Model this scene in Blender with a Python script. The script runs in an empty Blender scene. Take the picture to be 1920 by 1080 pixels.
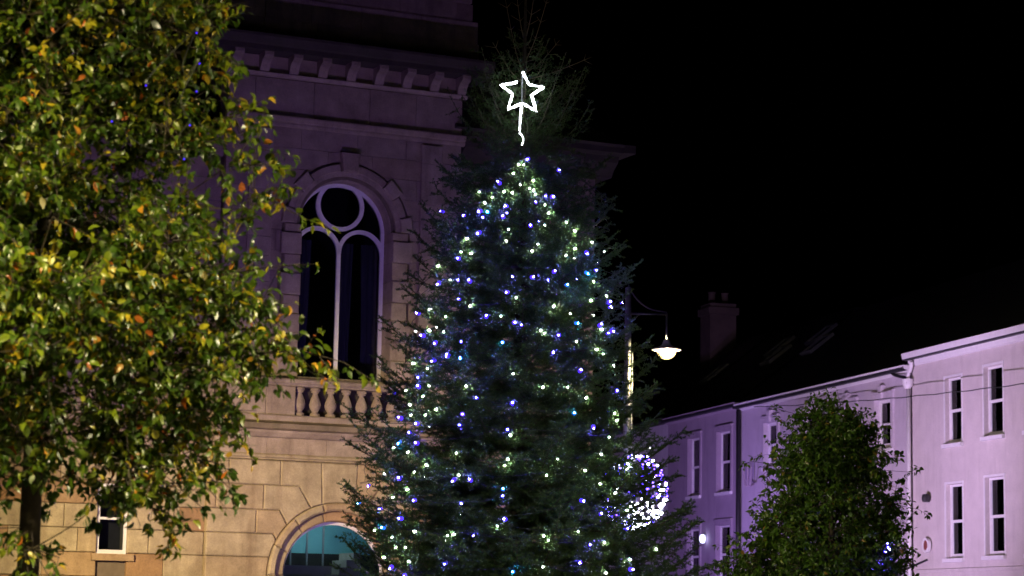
import bpy, bmesh, math, random
import numpy as np
from mathutils import Vector, Matrix

SC = bpy.context.scene
COL = SC.collection
RNG = np.random.default_rng(11)
random.seed(5)
R_ = math.radians

# ------------------------------------------------------------------ camera
FPX = 4300.0
cam = bpy.data.cameras.new('camera')
cam_o = bpy.data.objects.new('camera', cam)
COL.objects.link(cam_o)
cam.sensor_width = 36.0
cam.lens = FPX / 1920.0 * 36.0
cam.clip_start = 0.2
cam.clip_end = 2000.0
pit, rol = math.atan(625.0 / FPX), R_(1.03)
fw = Vector((0, math.cos(pit), math.sin(pit)))
r0 = Vector((1, 0, 0))
u0 = Vector((0, -math.sin(pit), math.cos(pit)))
rr = r0 * math.cos(rol) + u0 * math.sin(rol)
uu = u0 * math.cos(rol) - r0 * math.sin(rol)
cam_o.matrix_world = Matrix((
    (rr.x, uu.x, -fw.x, 0.0),
    (rr.y, uu.y, -fw.y, 0.0),
    (rr.z, uu.z, -fw.z, 1.6),
    (0, 0, 0, 1)))
cam.dof.use_dof = True
cam.dof.focus_distance = 31.0
cam.dof.aperture_fstop = 3.2
SC.camera = cam_o

# ------------------------------------------------------------------ sky, exposure
world = bpy.data.worlds.new('World')
SC.world = world
world.use_nodes = True
wn = world.node_tree
sky = wn.nodes.new('ShaderNodeTexSky')
sky.sky_type = 'NISHITA'
sky.sun_disc = False
sky.sun_elevation = R_(-7.0)
sky.sun_rotation = R_(150)
wn.links.new(sky.outputs[0], wn.nodes['Background'].inputs[0])
wn.nodes['Background'].inputs[1].default_value = 0.10

vs = SC.view_settings
vs.view_transform = 'Standard'
vs.look = 'None'
vs.exposure = 0.0
vs.gamma = 1.0
vs.use_curve_mapping = False
SC.cycles.use_denoising = True
SC.cycles.denoiser = 'OPENIMAGEDENOISE'
SC.cycles.denoising_input_passes = 'RGB_ALBEDO_NORMAL'
SC.cycles.sample_clamp_indirect = 2.0
SC.cycles.max_bounces = 5
SC.cycles.transparent_max_bounces = 6

# ------------------------------------------------------------------ materials
def node_mat(name):
    m = bpy.data.materials.new(name)
    m.use_nodes = True
    nt = m.node_tree
    return m, nt, nt.nodes['Principled BSDF']

def N(nt, kind, **kw):
    n = nt.nodes.new(kind)
    for k, v in kw.items():
        setattr(n, k, v)
    return n

def ramp(nt, stops):
    r = N(nt, 'ShaderNodeValToRGB')
    e = r.color_ramp.elements
    while len(e) < len(stops):
        e.new(0.5)
    for i, (p, c) in enumerate(stops):
        e[i].position = p
        e[i].color = (*c, 1)
    return r

def noise(nt, scale, detail=4.0, coord=None, stretch=None, rough=0.6):
    tc = N(nt, 'ShaderNodeTexCoord')
    n = N(nt, 'ShaderNodeTexNoise')
    n.inputs['Scale'].default_value = scale
    n.inputs['Detail'].default_value = detail
    n.inputs['Roughness'].default_value = rough
    src = tc.outputs['Object']
    if stretch:
        mp = N(nt, 'ShaderNodeMapping')
        mp.inputs['Scale'].default_value = stretch
        nt.links.new(src, mp.inputs[0])
        src = mp.outputs[0]
    nt.links.new(src, n.inputs['Vector'])
    return n

def mixc(nt, fac, a, b, mode='MIX'):
    m = N(nt, 'ShaderNodeMix', data_type='RGBA', blend_type=mode)
    for s, v in ((m.inputs[0], fac), (m.inputs[6], a), (m.inputs[7], b)):
        if isinstance(v, (int, float)):
            s.default_value = v
        elif isinstance(v, tuple):
            s.default_value = (*v, 1)
        else:
            nt.links.new(v, s)
    return m.outputs[2]

def stone_mat(name, ca, cb, cstain, rough=0.85, bump=0.25, stain=0.5, mott=1.0):
    """Weathered ashlar: tone by stone, mottling, water streaks."""
    m, nt, p = node_mat(name)
    oi = N(nt, 'ShaderNodeObjectInfo')
    rp = ramp(nt, [(0.0, ca), (0.55, ca), (0.8, tuple(0.5 * (x + y) for x, y in zip(ca, cb))), (1.0, cb)])
    nt.links.new(oi.outputs['Random'], rp.inputs[0])
    n1 = noise(nt, 2.3, 6)
    n2 = noise(nt, 1.0, 5, stretch=(3.0, 3.0, 0.5))
    n3 = noise(nt, 38.0, 4)
    r1 = ramp(nt, [(0.3, tuple(1 - mott * x for x in (0.38, 0.40, 0.42))), (0.7, tuple(1 + mott * x for x in (0.12, 0.10, 0.08)))])
    nt.links.new(n1.outputs[0], r1.inputs[0])
    c = mixc(nt, 1.0, rp.outputs[0], r1.outputs[0], 'MULTIPLY')
    r2 = ramp(nt, [(0.52, (0, 0, 0)), (0.75, (stain, stain, stain))])
    nt.links.new(n2.outputs[0], r2.inputs[0])
    c = mixc(nt, r2.outputs[0], c, cstain)
    r3 = ramp(nt, [(0.3, (0.82, 0.82, 0.82)), (0.7, (1.1, 1.1, 1.1))])
    nt.links.new(n3.outputs[0], r3.inputs[0])
    c = mixc(nt, 1.0, c, r3.outputs[0], 'MULTIPLY')
    nt.links.new(c, p.inputs['Base Color'])
    p.inputs['Roughness'].default_value = rough
    b = N(nt, 'ShaderNodeBump')
    b.inputs['Strength'].default_value = bump
    b.inputs['Distance'].default_value = 0.02
    nt.links.new(n3.outputs[0], b.inputs['Height'])
    nt.links.new(b.outputs[0], p.inputs['Normal'])
    return m

def plain_mat(name, col, rough=0.6, metal=0.0, var=0.18, scale=6.0, spec=0.5, bump=0.0, stretch=None):
    m, nt, p = node_mat(name)
    n1 = noise(nt, scale, 5, stretch=stretch)
    r1 = ramp(nt, [(0.3, tuple(x * (1 - var) for x in col)), (0.7, tuple(x * (1 + var) for x in col))])
    nt.links.new(n1.outputs[0], r1.inputs[0])
    nt.links.new(r1.outputs[0], p.inputs['Base Color'])
    p.inputs['Roughness'].default_value = rough
    p.inputs['Metallic'].default_value = metal
    p.inputs['Specular IOR Level'].default_value = spec
    if bump:
        b = N(nt, 'ShaderNodeBump')
        b.inputs['Strength'].default_value = bump
        b.inputs['Distance'].default_value = 0.01
        nt.links.new(n1.outputs[0], b.inputs['Height'])
        nt.links.new(b.outputs[0], p.inputs['Normal'])
    return m

def emit_mat(name, col, strength):
    m = bpy.data.materials.new(name)
    m.use_nodes = True
    nt = m.node_tree
    nt.nodes.clear()
    e = N(nt, 'ShaderNodeEmission')
    e.inputs[0].default_value = (*col, 1)
    e.inputs[1].default_value = strength
    o = N(nt, 'ShaderNodeOutputMaterial')
    nt.links.new(e.outputs[0], o.inputs[0])
    return m

def glass_mat(name, tint=(0.8, 0.85, 0.9), refl=0.12):
    m = bpy.data.materials.new(name)
    m.use_nodes = True
    nt = m.node_tree
    nt.nodes.clear()
    t = N(nt, 'ShaderNodeBsdfTransparent')
    t.inputs[0].default_value = (*tint, 1)
    g = N(nt, 'ShaderNodeBsdfGlossy')
    g.inputs['Roughness'].default_value = 0.03
    fr = N(nt, 'ShaderNodeFresnel')
    fr.inputs[0].default_value = 1.5
    mx = N(nt, 'ShaderNodeMixShader')
    nt.links.new(fr.outputs[0], mx.inputs[0])
    nt.links.new(t.outputs[0], mx.inputs[1])
    nt.links.new(g.outputs[0], mx.inputs[2])
    o = N(nt, 'ShaderNodeOutputMaterial')
    nt.links.new(mx.outputs[0], o.inputs[0])
    return m

def leaf_mat(name, stops, rough=0.38, trans=0.35, tcol=(1.0, 1.0, 0.6), spec=0.5):
    """Leaf blade: colour by the leaf's own tint value, thin and slightly see-through."""
    m, nt, p = node_mat(name)
    at = N(nt, 'ShaderNodeAttribute', attribute_name='tint')
    rp = ramp(nt, stops)
    nt.links.new(at.outputs['Fac'], rp.inputs[0])
    n1 = noise(nt, 60.0, 3)
    r1 = ramp(nt, [(0.3, (0.75, 0.75, 0.75)), (0.7, (1.2, 1.2, 1.2))])
    nt.links.new(n1.outputs[0], r1.inputs[0])
    c = mixc(nt, 1.0, rp.outputs[0], r1.outputs[0], 'MULTIPLY')
    nt.links.new(c, p.inputs['Base Color'])
    p.inputs['Roughness'].default_value = rough
    p.inputs['Specular IOR Level'].default_value = spec
    t = N(nt, 'ShaderNodeBsdfTranslucent')
    c2 = mixc(nt, 1.0, c, tcol, 'MULTIPLY')
    nt.links.new(c2, t.inputs[0])
    mx = N(nt, 'ShaderNodeMixShader')
    mx.inputs[0].default_value = trans
    nt.links.new(p.outputs[0], mx.inputs[1])
    nt.links.new(t.outputs[0], mx.inputs[2])
    nt.links.new(mx.outputs[0], nt.nodes['Material Output'].inputs[0])
    return m

M = {}
M['stone'] = stone_mat('weathered_sandstone', (0.46, 0.385, 0.245), (0.36, 0.21, 0.10), (0.15, 0.09, 0.045))
M['stone_up'] = stone_mat('upper_ashlar', (0.36, 0.29, 0.225), (0.33, 0.25, 0.18), (0.16, 0.12, 0.09), stain=0.45)
M['stone_trim'] = stone_mat('pale_trim_stone', (0.42, 0.345, 0.27), (0.38, 0.30, 0.22), (0.15, 0.11, 0.08), stain=0.55)
M['stone_dark'] = stone_mat('stained_shaded_stone', (0.055, 0.045, 0.035), (0.05, 0.04, 0.03), (0.03, 0.035, 0.015), stain=0.8)
M['stone_attic'] = stone_mat('stained_dimmed_stone', (0.25, 0.19, 0.16), (0.18, 0.13, 0.11), (0.09, 0.07, 0.06), stain=0.7)
M['stone_moss'] = stone_mat('mossy_ledge', (0.27, 0.22, 0.15), (0.25, 0.2, 0.12), (0.09, 0.09, 0.04), stain=0.8)
M['mortar'] = plain_mat('mortar', (0.16, 0.125, 0.09), 0.95)
M['white_paint'] = plain_mat('white_window_paint', (0.78, 0.76, 0.76), 0.5, var=0.06, scale=9)
M['glass'] = glass_mat('window_glass')
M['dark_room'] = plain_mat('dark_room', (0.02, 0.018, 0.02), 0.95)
M['curtain'] = plain_mat('net_curtain', (0.06, 0.05, 0.06), 0.9, var=0.3, scale=3, stretch=(6, 6, 0.4))
M['teal_wall'] = plain_mat('teal_interior', (0.16, 0.42, 0.44), 0.7, var=0.1, scale=2)
M['grey_paint'] = plain_mat('grey_paint', (0.24, 0.23, 0.2), 0.7, var=0.15, scale=3)
M['slate'] = plain_mat('wet_slate', (0.028, 0.028, 0.034), 0.6, var=0.3, scale=5, bump=0.3)
M['render_a'] = stone_mat('cream_render', (0.66, 0.60, 0.58), (0.66, 0.60, 0.58), (0.45, 0.40, 0.38), bump=0.1, stain=0.55, mott=0.28)
M['render_b'] = stone_mat('pale_render', (0.60, 0.54, 0.60), (0.60, 0.54, 0.60), (0.40, 0.35, 0.38), bump=0.1, stain=0.55, mott=0.28)
M['render_c'] = stone_mat('lilac_render', (0.40, 0.33, 0.40), (0.40, 0.33, 0.40), (0.25, 0.2, 0.25), bump=0.1, stain=0.55, mott=0.28)
M['render_d'] = stone_mat('white_render', (0.66, 0.62, 0.66), (0.66, 0.62, 0.66), (0.45, 0.4, 0.42), bump=0.1, stain=0.55, mott=0.28)
M['black_pipe'] = plain_mat('black_iron', (0.02, 0.02, 0.022), 0.45)
M['blind'] = plain_mat('window_blind', (0.42, 0.40, 0.44), 0.8, var=0.2, scale=4, stretch=(1, 1, 14))
M['brick_stack'] = stone_mat('chimney_render', (0.05, 0.035, 0.026), (0.045, 0.03, 0.024), (0.08, 0.06, 0.05))
M['galv'] = plain_mat('galvanised_steel', (0.26, 0.27, 0.29), 0.5, metal=0.5, var=0.12)
M['hood'] = plain_mat('lamp_hood', (0.6, 0.58, 0.5), 0.5)
M['cable'] = plain_mat('dark_cable', (0.015, 0.02, 0.016), 0.6)
M['bark'] = plain_mat('bark', (0.04, 0.03, 0.022), 0.9, var=0.4, scale=14, bump=0.6)
M['lit_bare_twig'] = plain_mat('lit_bare_twig', (0.17, 0.13, 0.09), 0.8, var=0.3, scale=20)  # paler than the spruce twigs, so the shoots look lit by the star
M['twig'] = plain_mat('spruce_twig', (0.07, 0.05, 0.034), 0.8, var=0.3, scale=20)
M['paving'] = plain_mat('stone_paving', (0.05, 0.048, 0.046), 0.6, var=0.25, scale=1.5, bump=0.2)
M['asphalt'] = plain_mat('asphalt', (0.05, 0.05, 0.052), 0.8, var=0.25, scale=4, bump=0.2)
M['leaf'] = leaf_mat('pear_leaf', [(0.0, (0.014, 0.036, 0.006)), (0.34, (0.044, 0.092, 0.009)), (0.60, (0.15, 0.20, 0.015)), (0.76, (0.40, 0.33, 0.02)), (0.90, (0.46, 0.28, 0.03)), (1.0, (0.40, 0.11, 0.02))], rough=0.34)
M['leaf_far'] = leaf_mat('pear_leaf_small_tree', [(0.0, (0.032, 0.085, 0.010)), (0.6, (0.080, 0.17, 0.016)), (0.9, (0.15, 0.20, 0.02)), (1.0, (0.26, 0.17, 0.03))], rough=0.32)
M['needle'] = leaf_mat('spruce_needle', [(0.0, (0.030, 0.075, 0.022)), (0.7, (0.060, 0.125, 0.032)), (1.0, (0.11, 0.18, 0.045))], rough=0.45, trans=0.2, tcol=(0.9, 1.0, 0.6), spec=0.4)
M['bulb_white'] = emit_mat('white_bulb', (0.95, 1.0, 0.88), 640.0)
M['bulb_blue'] = emit_mat('blue_bulb', (0.085, 0.05, 1.0), 3000.0)
M['bulb_azure'] = emit_mat('azure_bulb', (0.02, 0.22, 1.0), 1600.0)
M['cap_white'] = emit_mat('white_bulb_cap', (0.93, 1.0, 0.90), 2.6)
M['cap_blue'] = emit_mat('blue_bulb_cap', (0.075, 0.03, 1.0), 2.0)
M['cap_azure'] = emit_mat('azure_bulb_cap', (0.03, 0.20, 1.0), 1.5)
M['star_rope'] = emit_mat('star_rope_light', (0.86, 0.92, 1.0), 13.0)
M['motif_white'] = emit_mat('motif_led_white', (0.80, 0.82, 1.0), 55.0)
M['motif_blue'] = emit_mat('motif_led_blue', (0.09, 0.04, 1.0), 30.0)
M['lamp_glow'] = emit_mat('street_lamp_bowl', (1.0, 0.80, 0.40), 5500.0)
M['warm_lens'] = emit_mat('warm_lens', (1.0, 0.76, 0.4), 6.0)
M['lamp_tree'] = emit_mat('yellow_lamp_bowl', (1.0, 0.84, 0.34), 3300.0)
M['lamp_fill'] = emit_mat('fill_lamp_bowl', (1.0, 0.82, 0.52), 14000.0)
M['ceiling_lamp'] = emit_mat('ceiling_lamp', (0.75, 1.0, 0.95), 130.0)
M['flood_lens'] = emit_mat('flood_lens', (0.42, 0.22, 1.0), 3.0)
def bowl_glass(name, col, strength):
    m = emit_mat(name, col, strength)
    nt = m.node_tree
    t = N(nt, 'ShaderNodeBsdfTransparent')
    mx = N(nt, 'ShaderNodeMixShader')
    mx.inputs[0].default_value = 0.55
    e = [n for n in nt.nodes if n.type == 'EMISSION'][0]
    o = [n for n in nt.nodes if n.type == 'OUTPUT_MATERIAL'][0]
    nt.links.new(t.outputs[0], mx.inputs[1])
    nt.links.new(e.outputs[0], mx.inputs[2])
    nt.links.new(mx.outputs[0], o.inputs[0])
    return m
M['bowl_glass'] = bowl_glass('lamp_bowl_glass', (1.0, 0.74, 0.28), 6.0)
M['socket'] = plain_mat('bulb_socket', (0.01, 0.03, 0.015), 0.5)

# ------------------------------------------------------------------ mesh helpers
def link(name, me, mat=None, parent=None, smooth=False):
    o = bpy.data.objects.new(name, me)
    COL.objects.link(o)
    if mat is not None and not me.materials:
        me.materials.append(mat)
    if parent is not None:
        o.parent = parent
    if smooth:
        me.shade_smooth()
    return o

def tag(o, label=None, cat=None, group=None, kind=None):
    if label: o['label'] = label
    if cat: o['category'] = cat
    if group: o['group'] = group
    if kind: o['kind'] = kind
    return o

def empty(name, loc=(0, 0, 0), rz=0.0, parent=None):
    e = bpy.data.objects.new(name, None)
    COL.objects.link(e)
    e.location = loc
    e.rotation_euler = (0, 0, rz)
    e.empty_display_size = 0.2
    if parent is not None:
        e.parent = parent
    return e

def inset(poly, c):
    n = len(poly)
    area = sum(poly[i][0] * poly[(i + 1) % n][1] - poly[(i + 1) % n][0] * poly[i][1] for i in range(n))
    s = 1 if area > 0 else -1
    out = []
    for i in range(n):
        p0, p1, p2 = Vector(poly[i - 1]), Vector(poly[i]), Vector(poly[(i + 1) % n])
        d1, d2 = (p1 - p0), (p2 - p1)
        if d1.length < 1e-6 or d2.length < 1e-6:
            out.append(tuple(p1)); continue
        d1.normalize(); d2.normalize()
        n1 = Vector((-d1.y, d1.x)) * s
        n2 = Vector((-d2.y, d2.x)) * s
        k = n1 + n2
        if k.length < 0.2:
            k = n1
        k.normalize()
        out.append(tuple(p1 + k * (c / max(0.5, k.dot(n1)))))
    return out

class MB:
    def __init__(self):
        self.v, self.f = [], []
    def add(self, vs, fs):
        b = len(self.v)
        self.v.extend([tuple(x) for x in vs])
        self.f.extend([tuple(i + b for i in f) for f in fs])
        return self
    def box(self, x0, x1, y0, y1, z0, z1):
        v = [(x0, y0, z0), (x1, y0, z0), (x1, y1, z0), (x0, y1, z0), (x0, y0, z1), (x1, y0, z1), (x1, y1, z1), (x0, y1, z1)]
        return self.add(v, [(0, 3, 2, 1), (4, 5, 6, 7), (0, 1, 5, 4), (1, 2, 6, 5), (2, 3, 7, 6), (3, 0, 4, 7)])
    def prism(self, poly, y0, y1, c=0.0):
        """polygon in (x, z) drawn at y0 (front) back to y1, front arris chamfered by c"""
        n = len(poly)
        area = sum(poly[i][0] * poly[(i + 1) % n][1] - poly[(i + 1) % n][0] * poly[i][1] for i in range(n))
        if area < 0:
            poly = poly[::-1]
        vs, fs = [], []
        if c > 0:
            q = inset(poly, c)
            vs += [(a, y0, b) for a, b in q] + [(a, y0 + c, b) for a, b in poly] + [(a, y1, b) for a, b in poly]
            fs.append(tuple(range(n)))
            for k in (0, n):
                for i in range(n):
                    j = (i + 1) % n
                    fs.append((k + i, k + n + i, k + n + j, k + j))
            fs.append(tuple(range(3 * n - 1, 2 * n - 1, -1)))
        else:
            vs += [(a, y0, b) for a, b in poly] + [(a, y1, b) for a, b in poly]
            fs.append(tuple(range(n)))
            for i in range(n):
                j = (i + 1) % n
                fs.append((i, n + i, n + j, j))
            fs.append(tuple(range(2 * n - 1, n - 1, -1)))
        return self.add(vs, fs)
    def sweep_x(self, prof, x0, x1, ret=0.0):
        """moulding: profile [(y, z)...] run from x0 to x1, ends closed"""
        n = len(prof)
        v = [(x0, y, z) for y, z in prof] + [(x1, y, z) for y, z in prof]
        f = [(i, n + i, n + (i + 1) % n, (i + 1) % n) for i in range(n)]
        f += [tuple(range(n)), tuple(range(2 * n - 1, n - 1, -1))]
        return self.add(v, f)
    def lathe(self, prof, c=(0, 0, 0), seg=14, a0=0.0, a1=2 * math.pi):
        n = len(prof)
        full = abs(a1 - a0 - 2 * math.pi) < 1e-6
        m = seg if full else seg + 1
        v = []
        for k in range(m):
            a = a0 + (a1 - a0) * k / seg
            for r, z in prof:
                v.append((c[0] + r * math.cos(a), c[1] + r * math.sin(a), c[2] + z))
        f = []
        for k in range(seg):
            k2 = (k + 1) % m
            for i in range(n - 1):
                f.append((k * n + i, k2 * n + i, k2 * n + i + 1, k * n + i + 1))
        return self.add(v, f)
    def tube(self, pts, rad, seg=6, closed=False):
        pts = [Vector(p) for p in pts]
        n = len(pts)
        rads = rad if isinstance(rad, (list, tuple)) else [rad] * n
        v, f = [], []
        up = Vector((0.31, 0.17, 0.93)).normalized()
        for i, p in enumerate(pts):
            a = pts[(i - 1) % n] if (closed or i > 0) else p
            b = pts[(i + 1) % n] if (closed or i < n - 1) else p
            d = (b - a)
            d = d.normalized() if d.length > 1e-9 else Vector((0, 0, 1))
            s = d.cross(up)
            s = s.normalized() if s.length > 1e-3 else d.orthogonal().normalized()
            t = s.cross(d)
            for k in range(seg):
                an = 2 * math.pi * k / seg
                v.append(p + (s * math.cos(an) + t * math.sin(an)) * rads[i])
        for i in range(n if closed else n - 1):
            j = (i + 1) % n
            for k in range(seg):
                k2 = (k + 1) % seg
                f.append((i * seg + k, i * seg + k2, j * seg + k2, j * seg + k))
        if not closed:
            f.append(tuple(range(seg - 1, -1, -1)))
            f.append(tuple((n - 1) * seg + k for k in range(seg)))
        return self.add(v, f)
    def ring(self, cx, cz, r0, r1, a0, a1, y0, y1, seg=24):
        """flat arch band in the wall plane"""
        poly = [(cx + r1 * math.cos(a0 + (a1 - a0) * k / seg), cz + r1 * math.sin(a0 + (a1 - a0) * k / seg)) for k in range(seg + 1)]
        pin = [(cx + r0 * math.cos(a0 + (a1 - a0) * k / seg), cz + r0 * math.sin(a0 + (a1 - a0) * k / seg)) for k in range(seg + 1)]
        n = seg + 1
        v = [(a, y0, b) for a, b in pin] + [(a, y0, b) for a, b in poly] + [(a, y1, b) for a, b in pin] + [(a, y1, b) for a, b in poly]
        f = []
        for i in range(seg):
            f += [(i, i + 1, n + i + 1, n + i), (n + i, n + i + 1, 3 * n + i + 1, 3 * n + i),
                  (2 * n + i, 2 * n + i + 1, i + 1, i), (2 * n + i + 1, 2 * n + i, 3 * n + i, 3 * n + i + 1)]
        f += [(0, n, 3 * n, 2 * n), (n - 1, 2 * n - 1, 4 * n - 1, 3 * n - 1)]
        return self.add(v, f)
    def mesh(self, name='mesh'):
        me = bpy.data.meshes.new(name)
        me.from_pydata(self.v, [], self.f)
        me.update()
        bm = bmesh.new()
        bm.from_mesh(me)
        bmesh.ops.recalc_face_normals(bm, faces=bm.faces[:])
        bm.to_mesh(me)
        bm.free()
        return me
    def build(self, name, mat, parent=None, smooth=False):
        return link(name, self.mesh(name), mat, parent, smooth)

def smooth_path(pts, n=8):
    """Catmull-Rom through the points"""
    P = [Vector(p) for p in pts]
    P = [P[0] * 2 - P[1]] + P + [P[-1] * 2 - P[-2]]
    out = []
    for i in range(1, len(P) - 2):
        for k in range(n):
            t = k / n
            a, b, c, d = P[i - 1], P[i], P[i + 1], P[i + 2]
            out.append(0.5 * ((2 * b) + (c - a) * t + (2 * a - 5 * b + 4 * c - d) * t * t + (3 * b - a - 3 * c + d) * t ** 3))
    out.append(P[-2])
    return out

# ------------------------------------------------------------------ ground
g = MB().add([(-400, -200, 0), (400, -200, 0), (400, 900, 0), (-400, 900, 0)], [(0, 1, 2, 3)]).build('ground', M['paving'])
tag(g, kind='structure')

# ------------------------------------------------------------------ town hall
# local frame: x along the front, y into the building, z up
HALL = empty('town_hall', (-3.584, 48.0, 0.0), R_(24.5))
tag(HALL, 'sandstone town hall with arched windows, stone balustrade and bracketed cornice', 'town hall')

def arch_edge(z, half, zc, r):
    """half width of an arched opening at height z (0 above it)"""
    if z <= zc: return half
    if z >= zc + r: return 0.0
    return math.sqrt(r * r - (z - zc) ** 2)

def row_poly(xa, xb, z0, z1, uc, half, zc, r, zb):
    """the stones of one course left and right of an arched opening"""
    out = []
    if z1 <= zb or z0 >= zc + r:
        return [[(xa, z0), (xb, z0), (xb, z1), (xa, z1)]]
    zs = [z0 + (z1 - z0) * k / 6 for k in range(7)]
    es = [arch_edge(z, half, zc, r) for z in zs]
    L = [(xa, z0)] + [(uc - e, z) for z, e in zip(zs, es)] + [(xa, z1)]
    Rr = [(xb, z0), (xb, z1)] + [(uc + e, z) for z, e in reversed(list(zip(zs, es)))]
    return [L, Rr]

def dedupe(poly):
    out = []
    for p in poly:
        if not out or (abs(p[0] - out[-1][0]) + abs(p[1] - out[-1][1])) > 1e-4:
            out.append(p)
    if len(out) > 1 and (abs(out[0][0] - out[-1][0]) + abs(out[0][1] - out[-1][1])) < 1e-4:
        out.pop()
    return out

def clip_x(poly, xlo, xhi):
    for lim, keep in ((xlo, 1), (xhi, -1)):
        out = []
        for i in range(len(poly)):
            a, b = poly[i - 1], poly[i]
            ia, ib = keep * (a[0] - lim) >= 0, keep * (b[0] - lim) >= 0
            if ia != ib:
                t = (lim - a[0]) / (b[0] - a[0])
                out.append((lim, a[1] + t * (b[1] - a[1])))
            if ib:
                out.append(b)
        poly = out
        if len(poly) < 3:
            return []
    return dedupe(poly)

def ashlar(parent, xa, xb, z0, rows, h, w, opening, y0, depth, chamfer, gap, mat, off=0.0):
    """courses of separate stones; opening = (uc, half, zc, r, zb) or None"""
    z = z0
    for k in range(rows):
        polys = row_poly(xa, xb, z + gap / 2, z + h - gap / 2, *opening) if opening else [[(xa, z + gap / 2), (xb, z + gap / 2), (xb, z + h - gap / 2), (xa, z + h - gap / 2)]]
        x = xa - (0.5 * w if (k % 2) else 0.0) - off
        while x < xb:
            ww = w * random.uniform(0.85, 1.15)
            for poly in polys:
                q = clip_x(poly, max(xa, x) + gap / 2, min(xb, x + ww) - gap / 2)
                if len(q) >= 3:
                    xs = [p[0] for p in q]; zz = [p[1] for p in q]
                    if max(xs) - min(xs) > 0.06 and max(zz) - min(zz) > 0.05:
                        MB().prism(q, y0 + random.uniform(0, 0.006), y0 + depth, chamfer).build('stone', mat, parent)
            x += ww
        z += h

UC, UH, UZ, UB = 0.06, 1.05, 9.80, 6.58        # upper window: centre, half width, springing, sill
GC, GR, GZ = 0.05, 1.15, 2.45                  # ground-floor arch
XL, XR = -2.66, 2.70

# rough wall behind the dressed stones (gives the openings their depth)
core = MB()
for (za, zb_, n, op) in ((0.0, 4.8, 32, (GC, GR + 0.05, GZ, GR + 0.05, 0.0)), (4.8, 12.0, 60, (UC, UH, UZ, UH, UB)), (12.0, 13.4, 1, None)):
    for k in range(n):
        a, b = za + (zb_ - za) * k / n, za + (zb_ - za) * (k + 1) / n
        if op is None:
            polys = [[(XL + .02, a), (XR - .02, a), (XR - .02, b), (XL + .02, b)]]
        else:
            polys = row_poly(XL + .02, XR - .02, a, b, *op)
        for p in polys:
            p = dedupe(p)
            if len(p) >= 3:
                core.prism(p, 0.06, 0.62)
core.build('wall', M['mortar'], HALL)
side = MB()
side.box(XL + .02, XL + .3, 0.62, 9.0, 0, 13.4)
side.box(XR - .3, XR - .02, 0.62, 9.0, 0, 13.4)
side.box(XL + .3, XR - .3, 8.6, 9.0, 0, 13.4)
side.box(XL + .3, XR - .3, 0.62, 8.6, 4.3, 4.6)
side.box(XL + .3, XR - .3, 0.62, 8.6, 12.6, 12.9)
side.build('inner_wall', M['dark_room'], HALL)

# upper storey ashlar (stones cut round the window surround)
ashlar(HALL, XL, XR, 6.55, 12, 0.4417, 1.15, (UC, UH + .40, UZ, UH + .38, UB), 0.0, 0.10, 0.006, 0.006, M['stone_up'])
# frieze
ashlar(HALL, XL, XR, 12.07, 1, 0.80, 1.22, None, 0.0, 0.10, 0.006, 0.008, M['stone_up'], off=0.75)
# pilaster strips
for xa, xb in ((-2.16, -1.64), (1.72, 2.20)):
    z = 6.56
    for h in (0.9, 1.05, 0.95, 1.0, 0.9, 0.42):
        MB().prism([(xa, z + .003), (xb, z + .003), (xb, z + h - .003), (xa, z + h - .003)], -0.06, 0.03, 0.008).build('pilaster_stone', M['stone_trim'], HALL)
        z += h
# string course under the frieze
MB().sweep_x([(0.05, 11.84), (-0.03, 11.84), (-0.05, 11.89), (-0.05, 11.93), (-0.09, 11.95), (-0.12, 12.02), (-0.12, 12.055), (0.05, 12.066)], XL - .03, XR + .03).build('string_course', M['stone_trim'], HALL)

# window surround: jamb blocks, voussoirs, keystone
sur = []
z = UB - 0.02
k = 0
while z < UZ - 0.05:
    h = 0.46 if k % 2 == 0 else 0.40
    h = min(h, UZ - z)
    wid, pr = (0.43, -0.10) if k % 2 == 0 else (0.34, -0.045)
    for s in (-1, 1):
        xa, xb = UC + s * (UH - 0.02), UC + s * (UH + wid)
        MB().prism([(min(xa, xb), z + .005), (max(xa, xb), z + .005), (max(xa, xb), z + h - .005), (min(xa, xb), z + h - .005)], pr, 0.45, 0.015).build('jamb_block', M['stone_trim'], HALL)
    z += h
    k += 1
def voussoir(parent, name, cx, cz, r0, r1, a0, a1, y0, y1, c, mat, seg=4, flat=False):
    inn = [(cx + r0 * math.cos(a0 + (a1 - a0) * i / seg), cz + r0 * math.sin(a0 + (a1 - a0) * i / seg)) for i in range(seg + 1)]
    if flat:
        oi = [0, seg]
    else:
        oi = range(seg + 1)
    out = [(cx + r1 * math.cos(a0 + (a1 - a0) * i / seg), cz + r1 * math.sin(a0 + (a1 - a0) * i / seg)) for i in oi]
    return MB().prism(inn + out[::-1], y0, y1, c).build(name, mat, parent)
va = [0, 14, 34, 50, 82, 98, 130, 146, 166, 180]
for i in range(9):
    a0, a1 = R_(va[i]) + .006, R_(va[i + 1]) - .006
    key = i == 4
    big = i in (0, 2, 6, 8)
    r1 = UH + (0.57 if key else (0.43 if big else 0.33))
    voussoir(HALL, 'keystone' if key else 'voussoir', UC, UZ, UH + .16, r1, a0, a1, -0.17 if key else (-0.10 if big else -0.045), 0.2, 0.015, M['stone_trim'], flat=key or big)
# moulded inner order of the arch, stepped back
for (ra, rb, ya) in ((UH + .07, UH + .16, -0.01), (UH - .02, UH + .07, 0.10)):
    MB().ring(UC, UZ, ra, rb, 0.0, math.pi, ya, 0.45, 32).build('arch_moulding', M['stone_trim'], HALL)

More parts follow.
